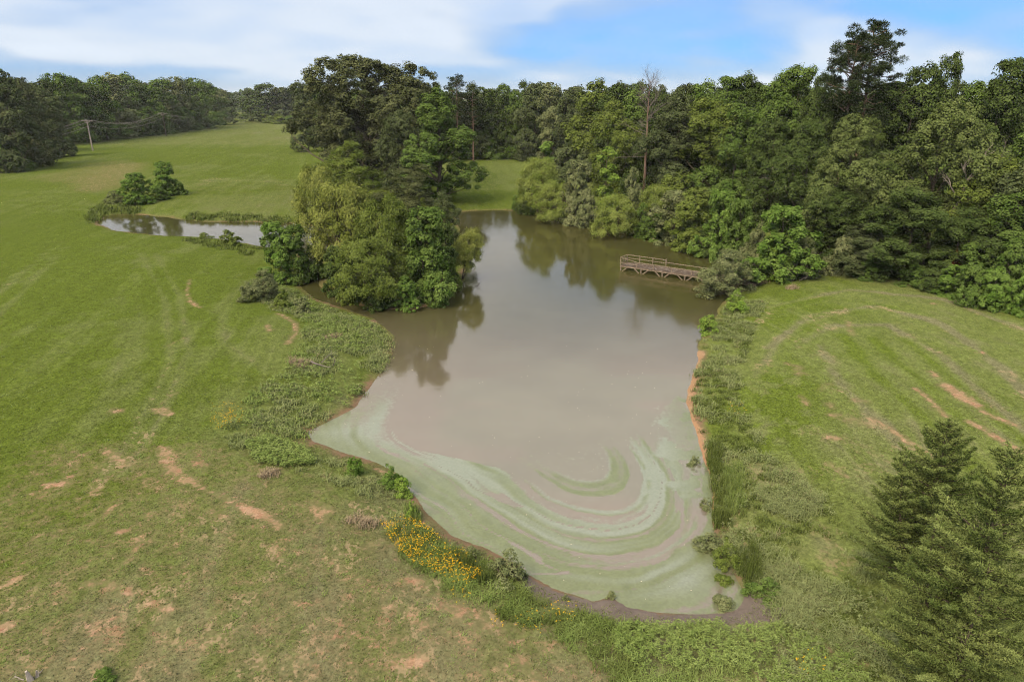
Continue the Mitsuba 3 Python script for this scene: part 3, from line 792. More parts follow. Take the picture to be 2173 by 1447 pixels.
for i, (px, yt, yb, w, pal, lab) in enumerate([(858, 585, 650, 62, 'bright', 'bright green shrub low on the front bank of the point'), (926, 570, 640, 76, 'mid', 'green shrub at the right front bank of the point'), (705, 520, 622, 80, 'deep', 'dark green shrub beside the channel at the left foot of the point'),
                                           (795, 590, 656, 70, 'deep', 'dark shrub at the very front of the point under the low willow'), (740, 585, 640, 60, 'moss', 'mossy shrub left of the dark shrub at the front of the point'), (952, 550, 620, 44, 'moss', 'mossy shrub at the waterline below the leaning yellow willow'),
                                           (668, 500, 590, 60, 'mid', 'mid green shrub at the left edge of the point above the channel')]):
    tree('shrub', 'shrub', px, yt, yb, w, pal, lab, 'shrub', 'shrubs around the point', crown='foliage', wood='stem')

# ---- left bank beside the channel
tree('maple_tree', 'maple', 578, 470, 596, 84, 'bright', 'left one of two bright maples on the near bank beside the channel', variant=0)
tree('maple_tree', 'maple', 616, 478, 600, 78, 'mid', 'right one of two bright maples on the near bank beside the channel', variant=1)
for px, yt, yb, w, pal, kind, lab in [(558, 570, 634, 84, 'sage', 'fine_bush', 'grey green bush below the two maples on the near bank'), (600, 612, 652, 40, 'moss', 'shrub', 'small mossy bush in front of the grey green bush below the maples'), (640, 628, 664, 38, 'sage', 'shrub', 'small grey green bush at the channel mouth'),
                                  (524, 596, 640, 44, 'sage', 'fine_bush', 'low grey bush at the left end of the near bank bushes'), (612, 540, 604, 48, 'moss', 'fine_bush', 'mossy bush at the foot of the right maple by the channel'), (482, 486, 520, 46, 'moss', 'shrub', 'small bush on the near edge of the small pond'), (432, 492, 506, 30, 'moss', 'shrub', 'tiny bush at the waterline of the small pond')]:
    tree('bank_bush', kind, px, yt, yb, w, pal, lab, 'bush', crown='foliage', wood='stem')
tree('pond_bush', 'maple', 283, 366, 432, 58, 'bright', 'left rounded bush of the clump behind the small pond', 'bush', crown='foliage', wood='stem', variant=0)
tree('pond_bush', 'maple', 345, 343, 414, 56, 'bright', 'taller right bush of the clump behind the small pond', 'bush', crown='foliage', wood='stem', variant=1)
tree('pond_bush', 'shrub', 336, 398, 424, 48, 'mid', 'small low bush in front of the clump behind the small pond', 'bush', crown='foliage', wood='stem')
tree('pond_bush', 'shrub', 374, 380, 414, 34, 'mid', 'small bush at the right end of the clump behind the small pond', 'bush', crown='foliage', wood='stem')
tree('pond_bush', 'fine_bush', 238, 404, 430, 40, 'sage', 'grey bush at the left end of the clump behind the small pond', 'bush', crown='foliage', wood='stem')

# ---- left woodland edge, beyond the utility poles
row('woodland_tree', 'left woodland edge', [
    ('broad_mid', 4, 148, 362, 90, 'dusk'), ('broad_mid', 34, 166, 350, 70, 'olive'), ('broad_mid', 70, 172, 334, 76, 'dusk'), ('broad_far', 98, 200, 322, 50, 'olive'),
    ('broad_far', 112, 157, 306, 72, 'mid'), ('broad_far', 150, 166, 302, 62, 'mid'), ('broad_far', 178, 184, 300, 56, 'deep'), ('broad_far', 200, 162, 297, 58, 'mid'), ('broad_far', 232, 158, 294, 64, 'sage'), ('broad_far', 262, 157, 290, 56, 'mid'),
    ('broad_far', 288, 175, 288, 50, 'deep'), ('broad_far', 312, 183, 285, 50, 'mid'), ('broad_far', 338, 168, 282, 58, 'mid'), ('broad_far', 364, 164, 279, 50, 'sage'), ('broad_far', 390, 178, 276, 44, 'deep'), ('broad_far', 414, 166, 273, 48, 'mid'),
    ('broad_far', 440, 174, 270, 44, 'mid'), ('broad_far', 462, 192, 266, 38, 'sage')], 'trees of the left woodland edge')
row('edge_bush', 'bushes below the left woodland', [
    ('bush_far', 14, 290, 362, 52, 'mid'), ('bush_far', 52, 284, 350, 44, 'bright'), ('bush_far', 86, 296, 336, 50, 'deep'), ('bush_far', 128, 262, 303, 56, 'mid'), ('bush_far', 176, 256, 300, 52, 'deep'), ('bush_far', 222, 258, 296, 50, 'mid'), ('bush_far', 262, 255, 292, 46, 'deep'),
    ('bush_far', 300, 258, 288, 48, 'mid'), ('bush_far', 338, 252, 284, 42, 'mid'), ('bush_far', 372, 252, 280, 40, 'deep'), ('bush_far', 404, 248, 276, 40, 'mid'), ('bush_far', 436, 250, 272, 34, 'deep'), ('bush_far', 462, 246, 267, 30, 'mid')], 'bushes along the left woodland', 'bush')
woods('left_woods', ['broad_far'], [(x, 166 + 26 * abs(math.sin(x * .7)) * .5 + max(0, x - 300) * .07, 300 - x * .082 - 14, 66) for x in range(-60, 480, 26)] + [(x, 200, 290 - x * .07 - 14, 70) for x in range(-60, 480, 34)], ['mid', 'deep', 'sage', 'dusk'],
      'mass of green woodland behind the left woodland edge', 5)
tree('vine_covered_tree', 'vine_column', 487, 196, 263, 24, 'deep', 'dark column of a tree cloaked in vines at the gap in the far woods')
row('far_tree', 'far trees at the end of the field', [('broad_far', 532, 190, 258, 36, 'deep'), ('broad_far', 562, 178, 259, 60, 'deep'), ('broad_far', 592, 186, 259, 50, 'dusk'), ('broad_far', 618, 186, 258, 48, 'deep'), ('broad_far', 650, 188, 257, 56, 'mid'), ('broad_far', 690, 186, 257, 60, 'deep')], 'trees at the far end of the field')
row('far_bush', 'low bushes ending the far field', [('bush_far', 566, 241, 262, 26, 'moss'), ('bush_far', 590, 243, 263, 30, 'moss'), ('bush_far', 612, 245, 263, 28, 'mid'), ('bush_far', 634, 246, 263, 26, 'deep')], 'bushes at the far end of the field', 'bush')
woods('distant_woods', ['broad_far'], [(x, 193 + 6 * math.sin(x * 1.3), 238, 22) for x in range(440, 760, 9)] + [(x, 206, 248, 26) for x in range(520, 760, 14)], ['mid', 'sage', 'deep'], 'distant wood fading blue beyond the gap at the end of the field', 6)

# ---- middle woodland edge, behind the far field
row('middle_tree', 'middle woodland edge trees', [
    ('broad_far', 890, 182, 346, 70, 'deep'), ('broad_far', 930, 190, 342, 60, 'deep'), ('broad_mid', 998, 178, 338, 62, 'dusk'), ('broad_mid', 1034, 186, 337, 60, 'deep'), ('broad_mid', 1070, 188, 337, 58, 'deep'), ('broad_mid', 1104, 196, 338, 52, 'mid'),
    ('broad_mid', 1136, 178, 342, 66, 'dusk'), ('broad_mid', 1176, 176, 350, 74, 'sage'), ('broad_mid', 1218, 184, 362, 78, 'dusk'), ('broad_mid', 1262, 172, 380, 96, 'moss'), ('broad_mid', 1308, 182, 386, 84, 'deep'), ('broad_mid', 1352, 192, 396, 76, 'mid')], 'trees of the middle woodland edge')
tree('pine_tree', 'pine', 968, 158, 342, 54, 'pine', 'pine with a bare pinkish trunk showing right of the tall sweetgum', variant=0, crown='crown')
tree('pine_tree', 'pine', 1002, 186, 342, 40, 'pine', 'thinner pine right beside the pine with the bare pinkish trunk', variant=1)
row('middle_bush', 'bushes below the middle woodland', [('bush_far', 985, 268, 338, 60, 'deep'), ('bush_far', 1030, 276, 338, 56, 'mid'), ('bush_far', 1072, 282, 338, 46, 'deep'), ('bush_far', 1118, 290, 340, 40, 'deep'), ('bush_far', 1210, 300, 388, 70, 'dusk')], 'bushes along the middle woodland', 'bush')
woods('middle_woods', ['broad_mid', 'broad_far'], [(x, 184 + 10 * math.sin(x * .9), 322, 66) for x in range(640, 1400, 36)] + [(x, 215, 330, 70) for x in range(860, 1400, 44)], ['deep', 'dusk', 'mid'], 'mass of dark woodland behind the middle woodland edge', 7)

# ---- the tall wood on the right
row('upper_tree', 'upper crowns of the right wood', [
    ('broad_near', 1402, 196, 425, 90, 'deep'), ('broad_near', 1452, 180, 425, 92, 'dusk'), ('broad_near', 1498, 176, 425, 90, 'mid'), ('broad_near', 1545, 164, 430, 94, 'mid'), ('broad_near', 1592, 160, 430, 92, 'deep'), ('broad_near', 1642, 176, 440, 96, 'mid'),
    ('broad_near', 1700, 142, 440, 110, 'mid'), ('broad_near', 1752, 160, 450, 96, 'deep'), ('broad_near', 1796, 196, 455, 90, 'deep'), ('broad_near', 1900, 176, 465, 130, 'deep'), ('broad_near', 1962, 142, 470, 130, 'deep'), ('broad_near', 2022, 116, 470, 96, 'deep'), ('broad_near', 2078, 176, 480, 120, 'mid'), ('broad_near', 2158, 126, 490, 110, 'deep')],
    'upper crowns in the right wood')
row('lower_tree', 'second tier of crowns in the right wood', [
    ('broad_near', 1300, 214, 418, 96, 'moss'), ('broad_near', 1388, 254, 428, 84, 'deep'), ('broad_near', 1440, 236, 440, 100, 'dusk'), ('broad_near', 1510, 208, 452, 124, 'moss'), ('broad_near', 1575, 222, 462, 124, 'mid'), ('broad_near', 1648, 250, 474, 120, 'deep'), ('broad_near', 1722, 262, 490, 110, 'deep'),
    ('broad_near', 1880, 340, 560, 120, 'deep'), ('broad_near', 1758, 392, 566, 110, 'deep'), ('broad_near', 2120, 330, 590, 150, 'moss'), ('broad_near', 1950, 400, 594, 120, 'deep'), ('broad_near', 2060, 440, 606, 130, 'deep'), ('broad_near', 2162, 410, 620, 110, 'mid'), ('broad_near', 1850, 470, 586, 96, 'dusk')],
    'lower crowns in the right wood')
tree('ash_tree', 'broad_big', 1818, 246, 556, 184, 'fern', 'big light green tree standing out in the middle of the right wood', variant=0)
k, P_OAK, H_OAK = tree('post_oak', 'broad_big', 2024, 216, 566, 240, 'fern', 'wide light green tree with a pale bent trunk in the right wood', variant=1)
tree('tall_pine', 'tall_pine', 1838, 66, 470, 100, 'pine', 'tall pine with an open crown, the left of two towering over the right wood', variant=0, lean_px=-8)
tree('tall_pine', 'tall_pine', 1898, 40, 470, 122, 'pine', 'tallest pine, the right of two towering over the right wood', variant=1, lean_px=-26)
woods('right_woods', ['broad_mid'], [(x, 192 - (x - 1380) * .016 + 10 * math.sin(x * .8), 395 + (x - 1380) * .06, 90) for x in range(1380, 2330, 44)] + [(x, 240, 410 + (x - 1380) * .08, 110) for x in range(1380, 2330, 60)] + [(x, 300, 610 + (x - 2240) * .08, 170) for x in range(2240, 2700, 76)] + [(x, 250, 520, 150) for x in range(2240, 2760, 70)], ['deep', 'dusk', 'mid'], 'mass of dark woodland filling the right wood behind its front trees', 8)

# ---- bushes and small trees along the far right bank of the pond
tree('slim_tree', 'vine_column', 1156, 300, 440, 46, 'bright', 'slim bright tree rising behind the first willow on the right bank', variant=0)
tree('slim_tree', 'vine_column', 1291, 310, 470, 46, 'lime', 'slender lime green tree standing tallest on the right bank', variant=0)
tree('bank_willow', 'willow', 1146, 334, 452, 92, 'willow', 'rounded yellow willow at the far end of the right bank', 'willow', variant=1)
tree('bank_willow', 'willow', 1182, 382, 476, 84, 'willow', 'yellow willow drooping to the water beside the rounded one', 'willow', variant=2)
tree('bank_willow', 'willow', 1308, 412, 512, 92, 'willow', 'bright willow trailing into the water in the middle of the right bank', 'willow', variant=0)
tree('bank_willow', 'willow', 1396, 392, 490, 76, 'willow', 'yellow willow set back between the trailing willow and the pier', 'willow', variant=1)
for kind, px, yt, yb, w, pal, lab in [('shrub', 1098, 412, 440, 34, 'mid', 'small round bush at the far right corner of the pond'), ('shrub', 1120, 398, 450, 46, 'deep', 'dark bush left of the rounded yellow willow'), ('maple', 1228, 338, 470, 72, 'sage', 'grey green bush behind the drooping yellow willow'),
                                  ('shrub', 1248, 400, 486, 60, 'sage', 'pale grey bush between the drooping and the trailing willow'), ('shrub', 1342, 356, 480, 54, 'sage', 'spiky grey green bush right of the slender lime green tree'), ('shrub', 1362, 430, 500, 54, 'mid', 'green bush right of the trailing willow'),
                                  ('maple', 1392, 452, 515, 60, 'mid', 'round green bush above the end of the pier'), ('maple', 1440, 404, 520, 96, 'sage', 'wide grey green bush above the middle of the pier'), ('maple', 1482, 398, 534, 96, 'moss', 'tall mossy bush behind the middle of the pier'), ('maple', 1538, 402, 548, 84, 'bright', 'bright leafy bush with a pointed top behind the pier'),
                                  ('shrub', 1462, 470, 530, 70, 'mid', 'low green bush hanging over the water behind the pier'), ('shrub', 1520, 478, 548, 70, 'deep', 'dark bush over the water behind the inner half of the pier'), ('maple', 1576, 420, 560, 80, 'mid', 'green bush left of the large rounded bush by the field corner'),
                                  ('maple', 1668, 434, 592, 136, 'bright', 'large rounded light bush at the corner of the right field'), ('shrub', 1614, 470, 575, 70, 'sage', 'grey green bush between the pier bushes and the large rounded bush'), ('shrub', 1646, 506, 594, 62, 'lime', 'lime green small bush in front of the large rounded bush'),
                                  ('fine_bush', 1556, 528, 630, 136, 'sage', 'wide grey olive bush hiding the land end of the pier'), ('fine_bush', 1716, 500, 590, 60, 'sage', 'feathery grey bush right of the large rounded bush'), ('small_bush', 1566, 612, 662, 52, 'lime', 'yellow green bush on the bank below the pier end'),
                                  ('small_bush', 1504, 666, 708, 40, 'lime', 'small bright bush alone at the waterline right of the pond'), ('shrub', 1800, 500, 582, 76, 'sage', 'layered grey green shrub at the wood edge beside the field corner'), ('shrub', 1846, 546, 594, 60, 'mid', 'low shrub at the wood edge just right of the layered shrub')]:
    tree('bank_shrub', kind, px, yt, yb, w, pal, lab, 'shrub', crown='foliage', wood='stem')
row('hedge_bush', 'bushes topping the right field', [('shrub', 1946, 556, 604, 62, 'mid'), ('shrub', 1985, 566, 614, 60, 'deep'), ('shrub', 2030, 560, 626, 84, 'bright'), ('shrub', 2078, 556, 640, 80, 'mid'), ('shrub', 2124, 566, 652, 80, 'bright'), ('shrub', 2162, 506, 640, 84, 'mid'), ('shrub', 2176, 586, 664, 60, 'bright')], 'bushes bordering the right field', 'bush')

# ------------------------------------------------------------------ dead trees and fallen wood
def dead_tree(name, px, yt, yb, label, seed, r=.34):
    xb = 1086 + (px - 1086) * (4770 - yb) / (4770 - yt)
    p = at(xb, yb)
    h = top_of(p, px, yt)
    rng = np.random.default_rng(seed)
    zs = np.linspace(-.3, h, 12)
    path = np.c_[np.cumsum(rng.normal(size=12)) * .07, np.cumsum(rng.normal(size=12)) * .07, zs]
    path[:, :2] -= path[0, :2]
    key = key_for(name)
    trunk = tube(path, r * (1 - (zs / h).clip(0) * .88), 8)
    out = []
    for b in range(46):
        up_ = b >= 18
        t = .66 + .335 * (b - 18 + rng.random()) / 28 if up_ else .38 + .34 * (b + rng.random()) / 18
        g = rng.uniform(0, 2 * math.pi)
        a = np.array([np.interp(t * h, zs, path[:, 0]), np.interp(t * h, zs, path[:, 1]), t * h])
        ln = h * ((.30 * (1.06 - t) + .10) if up_ else rng.choice([.10, .16, .24])) * rng.uniform(.7, 1.1)
        twig_tree(rng, a, [math.cos(g), math.sin(g), rng.uniform(.9, 1.6) if up_ else rng.uniform(-.15, .35)], ln, .055 if up_ else .06, 2 if up_ else 1, out, .32, (4, 7), .14 if up_ else .0)
    tw = T().translate(p.tolist())
    scene[key + '__trunk'] = mikit.ply((trunk[0], trunk[1]), 'pine_bark', smooth=True, to_world=tw)
    b = join(out)
    scene[key + '__branches'] = mikit.ply((b[0], b[1]), 'dead_twig', to_world=tw)
    tag(key, label, 'dead tree')


dead_tree('dead_tree', 1380, 172, 432, 'bare grey dead tree standing above the woodland in the middle of the picture', 4)


def twigs(name, p, parts, label, cat, seed, bsdf='dead_wood'):
    """parts: (start offset, direction, length, radius, level)."""
    rng = np.random.default_rng(seed)
    out = []
    for o, dirn, ln, r, lv in parts:
        twig_tree(rng, p + np.array(o), dirn, ln, r, lv, out, .3, (3, 6), .05)
    k = put(name, join(out), bsdf, uv=False)
    tag(k, label, cat)


twigs('fallen_log', at(662, 778) + [0, 0, .42], [((0, 0, 0), (1, -.62, -.02), 2.2, .085, 0), ((.9, -.5, .1), (.6, .5, .5), 1.2, .05, 1), ((1.9, -1.1, .1), (.4, -.8, .5), 1.0, .04, 1)], 'grey fallen log lying in the tall grass of the left bank', 'log', 5, 'dead_twig')
pb = np.r_[flat(1006, 608), 0.02]
twigs('sunken_branch', pb, [((-.6, 0, 0), (1, .2, .12), 1.5, .03, 1), ((.1, .1, 0), (.4, -.6, .5), .8, .025, 1), ((.3, 0, 0), (.9, .4, .6), .7, .025, 1)], 'dark twiggy branch sticking out of the water right of the point', 'branch', 6, 'bark')
twigs('driftwood_branch', at(850, 646) + [0, 0, .25], [((-.6, 0, .1), (1, -.45, -.10), 2.8, .06, 2), ((-.3, 0, .2), (1, .1, .1), 1.6, .04, 1), ((-.9, .3, .2), (.5, -.8, .1), 1.4, .03, 1)], 'grey fallen branch on the front shore of the point reaching into the water', 'branch', 7)
twigs('brush_pile', at(1690, 596) + [0, 0, .1], [((a, b, 0), (math.cos(g), math.sin(g), e), 2.0, .035, 2) for a, b, g, e in [(-.6, 0, 2.6, .9), (0, .2, 1.2, 1.0), (.5, 0, .4, .7), (.2, -.3, 5.2, .8), (-.4, -.2, 3.8, .6), (.9, .1, .1, .5), (-1.0, .2, 2.9, .5)]], 'tangle of bare grey brush at the corner of the right field', 'brush', 8)
twigs('hanging_branch', at(1606, 470) + [0, 0, 6.0], [((0, -4.5, 3.4), (-.28, -.1, -1.0), 3.6, .07, 2), ((-.2, -4.5, 2.6), (-.5, -.1, -1.0), 2.8, .05, 2), ((-.1, -4.4, 2.9), (.05, -.1, -1.0), 2.6, .05, 2)], 'dead pinkish branch hanging in the dark gap of the right wood', 'branch', 9)
twigs('old_stump', at(66, 1442), [((0, 0, -.1), (.05, 0, 1), .55, .16, 0), ((.1, .1, -.1), (.3, .2, 1), .35, .10, 0), ((-.25, 0, 0), (-1, .3, .35), .35, .03, 1), ((.2, -.1, 0), (1, .1, .3), .35, .03, 1), ((.05, .15, 0), (.4, 1, .4), .3, .03, 1)], 'small splintered grey stump at the bottom left corner', 'stump', 10)
p = at(2040, 606) + np.array([0, 1.5, 0])
rng = np.random.default_rng(12)
m = trimesh.creation.icosphere(subdivisions=4, radius=1.0)
v = m.vertices * [1.7, .45, 1.3]
v = v * (1 + .9 * (meshkit.fbm(m.vertices * 2.2 + 9, 4, 3) - .5))[:, None] + p + [0, -2.0, 2.6]
kk = key_for('root_plate')
scene[kk + '__soil_disc'] = mikit.ply((v, m.faces), 'red_soil', smooth=True)
out = []
for i in range(16):
    g = rng.uniform(0, 2 * math.pi)
    twig_tree(rng, p + [math.cos(g) * .9, -2.4, 2.6 + math.sin(g) * .7], [math.cos(g), -.5, math.sin(g) + .1], 1.7, .06, 1, out, .4, (2, 4), -.05)
b = join(out)
scene[kk + '__roots'] = mikit.ply((b[0], b[1]), 'red_soil')
tag(kk, 'rust red root plate of a fallen tree behind the bushes of the right field', 'root plate')
# the pale bent trunk that shows through the wide light tree
rng = np.random.default_rng(15)
d0 = np.array([0, -4.2, 0])
pts_ = np.array([[-2.5, 0, 1.0], [-1.9, 0, 3.6], [-.9, -.2, 6.0], [.1, -.4, 8.4], [.2, -.6, 10.4], [.9, -.6, 11.8]])
out = [tube(P_OAK + d0 + pts_, np.linspace(.26, .09, 6), 7)]
for a, dirn, ln in ((2, (1, -.1, .12), 5.2), (3, (1, -.2, .45), 5.0), (3, (-1, -.3, .7), 3.6), (4, (.9, -.3, .8), 3.6), (4, (-.6, -.4, 1), 3.0), (5, (.3, -.4, 1), 2.6), (2, (.4, -.6, -.6), 1.8)):
    twig_tree(rng, P_OAK + d0 + pts_[a], dirn, ln, .085, 2, out, .4, (3, 5), .05)
b = join(out)
scene[k + '__bent_limb'] = mikit.ply((b[0], b[1]), 'dead_wood')
labels[k + '__bent_limb'] = {'label': 'pale bent limb with bare branches'}

# ------------------------------------------------------------------ utility poles and wires
POLES = [((183, 255), (197, 320)), ((343, 240), (353, 290)), ((434, 235), (441, 270))]
feet = [at(*b) for t_, b in POLES]
heights = [top_of(f, *t_) for f, (t_, b) in zip(feet, POLES)]
line = norm((feet[1] - feet[0])[:2])
feet = [np.r_[feet[0][:2] - line * 96, 1.0]] + feet
feet[0][2] = float(land(feet[0][0], feet[0][1]))
heights = [11.5] + heights
PLAB = ['utility pole nearest, outside the picture on the left', 'nearest wooden utility pole with a crossarm in the left field', 'middle wooden utility pole at the edge of the left woodland', 'farthest utility pole against the left woodland']
arms = []
for i, (f, h) in enumerate(zip(feet, heights)):
    k = key_for('utility_pole')
    side = np.array([line[1], -line[0], 0])
    zs = np.linspace(-.5, h, 6)
    sh = tube(np.c_[f[0] + 0 * zs, f[1] + 0 * zs, f[2] + zs], np.linspace(.26, .17, 6), 8)
    scene[k + '__shaft'] = mikit.ply((sh[0], sh[1]), 'dead_wood' if i == 1 else 'bark', smooth=40)
    top = f + [0, 0, h - .35]
    arm = beam(top - side * 1.9, top + side * 1.9, .16, .18)
    scene[k + '__crossarm'] = mikit.ply((arm[0], arm[1]), 'dead_wood')
    br = join([beam(top - side * 1.0 - [0, 0, .05], top - [0, 0, 1.1], .07, .07), beam(top + side * 1.0 - [0, 0, .05], top - [0, 0, 1.1], .07, .07)])
    scene[k + '__brace'] = mikit.ply((br[0], br[1]), 'dead_wood')
    ends = [top - side * 1.75 + [0, 0, .30], top + [0, 0, .55] - side * .3, top + side * 1.75 + [0, 0, .30]]
    for e in ends:
        ins = tube(np.array([e - [0, 0, .25], e - [0, 0, .12], e]), [.05, .12, .09], 6)
        kk = key_for(k + '__insulator')
        scene[kk] = mikit.ply((ins[0], ins[1]), 'fleck')
    arms.append(ends + [top - [0, 0, 1.8]])
    tag(k, PLAB[i], 'utility pole', 'utility poles along the left field')
SPAN = ['from the left frame edge to the nearest pole', 'from the nearest pole to the middle pole', 'from the middle pole to the farthest pole']
for s in range(3):
    for wi, nm in enumerate(['far side', 'middle', 'near side', 'lowest']):
        a, b = arms[s][wi], arms[s + 1][wi]
        tt = np.linspace(0, 1, 24)[:, None]
        pth = a + (b - a) * tt - np.array([0, 0, 1.0]) * 4 * tt * (1 - tt) * (2.9 if wi < 3 else 2.6)
        wv_ = tube(pth, .045, 4)
        kk = key_for('power_line')
        scene[kk] = mikit.ply((wv_[0], wv_[1]), 'dead_wood')
        tag(kk, f'{nm} wire of the power line {SPAN[s]}', 'power line', 'wires of the power line')

# ------------------------------------------------------------------ the old wooden pier


def plank_fn(p, n, uv):
    c = mix((.060, .046, .036), (.122, .097, .078), nz(p.x * 1.9 + 3, p.y * 3.7) * .55 + nz(p.x * 13, p.y * 13) * .45)
    return mix(c, (.20, .18, .16), ss(.62, .8, nz(p.x * 4.1, p.y * 4.1, 3)) * .6)


scene['plank_wood'] = diffuse(plank_fn)
scene['pier_wood'] = diffuse(bark_fn((.100, .080, .060), (.225, .185, .140)))
DECK = .72
A = np.r_[flat(1316, 562, DECK), DECK]
B = np.r_[flat(1604, 604, DECK), DECK]
X = norm(B - A)
Y = np.array([-X[1], X[0], 0.0])
if Y[1] < 0: Y = -Y
Z = np.array([0, 0, 1.0])
Lp, Wp = float(np.linalg.norm(B - A)), 1.9
tag('pier', 'weathered wooden fishing pier with low railings reaching over the pond', 'pier')
rng = np.random.default_rng(20)
n_pl = int(Lp / .155)
for i in range(n_pl):
    if i in (37, 61, 62, 84): continue
    c = A + X * (.08 + i * .155) + Y * (Wp / 2 + rng.normal() * .02) + Z * (rng.normal() * .006 - .02)
    m = box(c, [norm(X + Y * rng.normal() * .012), norm(Y - X * rng.normal() * .012), Z], [.068, Wp / 2 + .04, .02])
    put('pier__plank', m, 'plank_wood', uv=False)


def P3(s, w, z):
    return A + X * s + Y * w + Z * z


for w in (.06, Wp / 2, Wp - .06):
    put('pier__joist', beam(P3(.0, w, -.135), P3(Lp, w, -.135), .06, .18), 'pier_wood', uv=False)
bents = [.06, 2.75, 5.45, 8.2, 10.9, 13.6]
for bi, s in enumerate(bents):
    for w in (.10, Wp - .10):
        put('pier__post', tube(np.array([P3(s, w, -2.4), P3(s, w, -.9), P3(s, w, -.23)]), .085, 7), 'pier_wood', uv=False)
        for sg in ((1,) if bi == 0 else (-1, 1)):
            put('pier__brace', beam(P3(s + sg * .85, w - .07, -.25), P3(s + sg * .18, w - .07, -.80), .05, .10), 'pier_wood', uv=False)
    put('pier__crossbeam', beam(P3(s, -.05, -.32), P3(s, Wp + .05, -.32), .09, .16), 'pier_wood', uv=False)
RH = .90
for s, w, h in [(.03, .03, RH), (.03, Wp - .03, RH), (.03, Wp / 2, RH), (1.7, Wp - .03, RH), (3.4, Wp - .03, RH), (5.1, Wp - .03, RH + .12), (2.2, .03, .55), (4.3, .03, .52), (6.6, .03, .50), (9.0, .03, .48), (11.6, .03, .48), (14.2, .03, .48)]:
    put('pier__rail_post', beam(P3(s, w, -.2), P3(s, w, h), .085, .085, up=X), 'pier_wood', uv=False)
for a, b in [((.0, -.03, RH), (.0, Wp + .03, RH)), ((-.02, -.02, .55), (-.02, Wp + .02, .55)), ((-.02, -.02, .22), (-.02, Wp + .02, .22)), ((-.05, Wp, RH), (5.15, Wp, RH)), ((0, Wp - .02, .52), (5.1, Wp - .02, .52)),
             ((5.1, Wp, .60), (Lp, Wp, .50)), ((-.05, 0.0, .95), (2.2, 0, .57)), ((2.2, 0, .57), (Lp, 0, .50)), ((0, .0, .25), (2.2, .0, .25))]:
    put('pier__rail', beam(P3(*a), P3(*b), .10, .055), 'pier_wood', uv=False)

# ------------------------------------------------------------------ cedars in the near right corner
def cedar(px, yt, yb, R, leaders, label, seed, per):
    xb = 1086 + (px - 1086) * (4770 - yb) / (4770 - yt)
    p = at(xb, yb)
    h = top_of(p, px, yt)
    crown, wood = conifer(seed, h, R, leaders, per, .135, .034)
    k = key_for('cedar_tree')
    tw = T().translate(p.tolist())
    scene[k + '__crown'] = mikit.ply((crown[0], crown[1]), 'leaf_cedar', uv=crown[2], to_world=tw)
    scene[k + '__trunk'] = mikit.ply((wood[0], wood[1]), 'bark', smooth=True, to_world=tw)
    tag(k, label, 'cedar')


cedar(2016, 893, 1235, 2.4, [(-1.35, .1, .80), (.9, .5, .74)], 'cedar with the tallest pointed top at the right of the picture', 3, 360)
cedar(2152, 952, 1500, 2.6, [(-1.3, .6, .72), (-.6, -1.0, .66)], 'nearer cedar cut off by the right frame edge at the bottom', 8, 360)

# ------------------------------------------------------------------ grass, weeds and flowers
def scatter(poly, density, rng, cap=200000, keep=None):
    x0, y0, x1, y1 = poly.bounds
    n = min(int((x1 - x0) * (y1 - y0) * density), 3000000)
    xy = np.c_[rng.uniform(x0, x1, n), rng.uniform(y0, y1, n)]
    xy = xy[shapely.contains(poly, shapely.points(xy[:, 0], xy[:, 1]))]
    sd = pond_distance(xy[:, 0], xy[:, 1])
    xy = xy[sd > .05]
    if keep is not None:
        xy = xy[rng.random(len(xy)) < keep(xy)]
    xy = xy[:cap]
    return np.c_[xy, land(xy[:, 0], xy[:, 1])]


def blades(rng, base, h, w, lean, u=None, v=None):
    """Bent blades: 5 vertices, 3 triangles each."""
    n = len(base)
    g = rng.uniform(0, 2 * np.pi, n)
    side = np.c_[np.cos(g), np.sin(g), 0 * g]
    away = np.c_[-np.sin(g), np.cos(g), 0 * g] * (lean * (.4 + 1.1 * rng.random(n)))[:, None]
    h = np.broadcast_to(h, n)[:, None]; w = np.broadcast_to(w, n)[:, None]
    mid = base + h * (.55 * np.array([0, 0, 1]) + .28 * away)
    tip = base + h * (.92 * np.array([0, 0, 1]) + .95 * away) - np.c_[0 * g, 0 * g, .35 * lean * h[:, 0] * (lean > .5)]
    vv = np.stack([base - side * w, base + side * w, mid - side * w * .8, mid + side * w * .8, tip], 1).reshape(-1, 3)
    k = np.arange(n)[:, None] * 5
    f = np.concatenate([k + [0, 1, 3], k + [0, 3, 2], k + [2, 3, 4]], 1).reshape(-1, 3)
    u = rng.random(n) if u is None else u
    v = np.ones(n) if v is None else v
    return vv, f, np.repeat(np.c_[u, v], 5, 0)


def tussocks(pts, rng, per, spread, h, w, lean):
    """Clumps of blades round each point."""
    idx = np.repeat(np.arange(len(pts)), per)
    n = len(idx)
    o = rng.normal(size=(n, 2)) * spread
    hs = (h * (.6 + .8 * rng.random(len(pts))))[idx] * (.6 + .6 * rng.random(n))
    return blades(rng, pts[idx] + np.c_[o, -.03 + 0 * hs], hs, w, lean, u=np.clip(rng.random(len(pts))[idx] * .6 + rng.random(n) * .5, 0, 1))


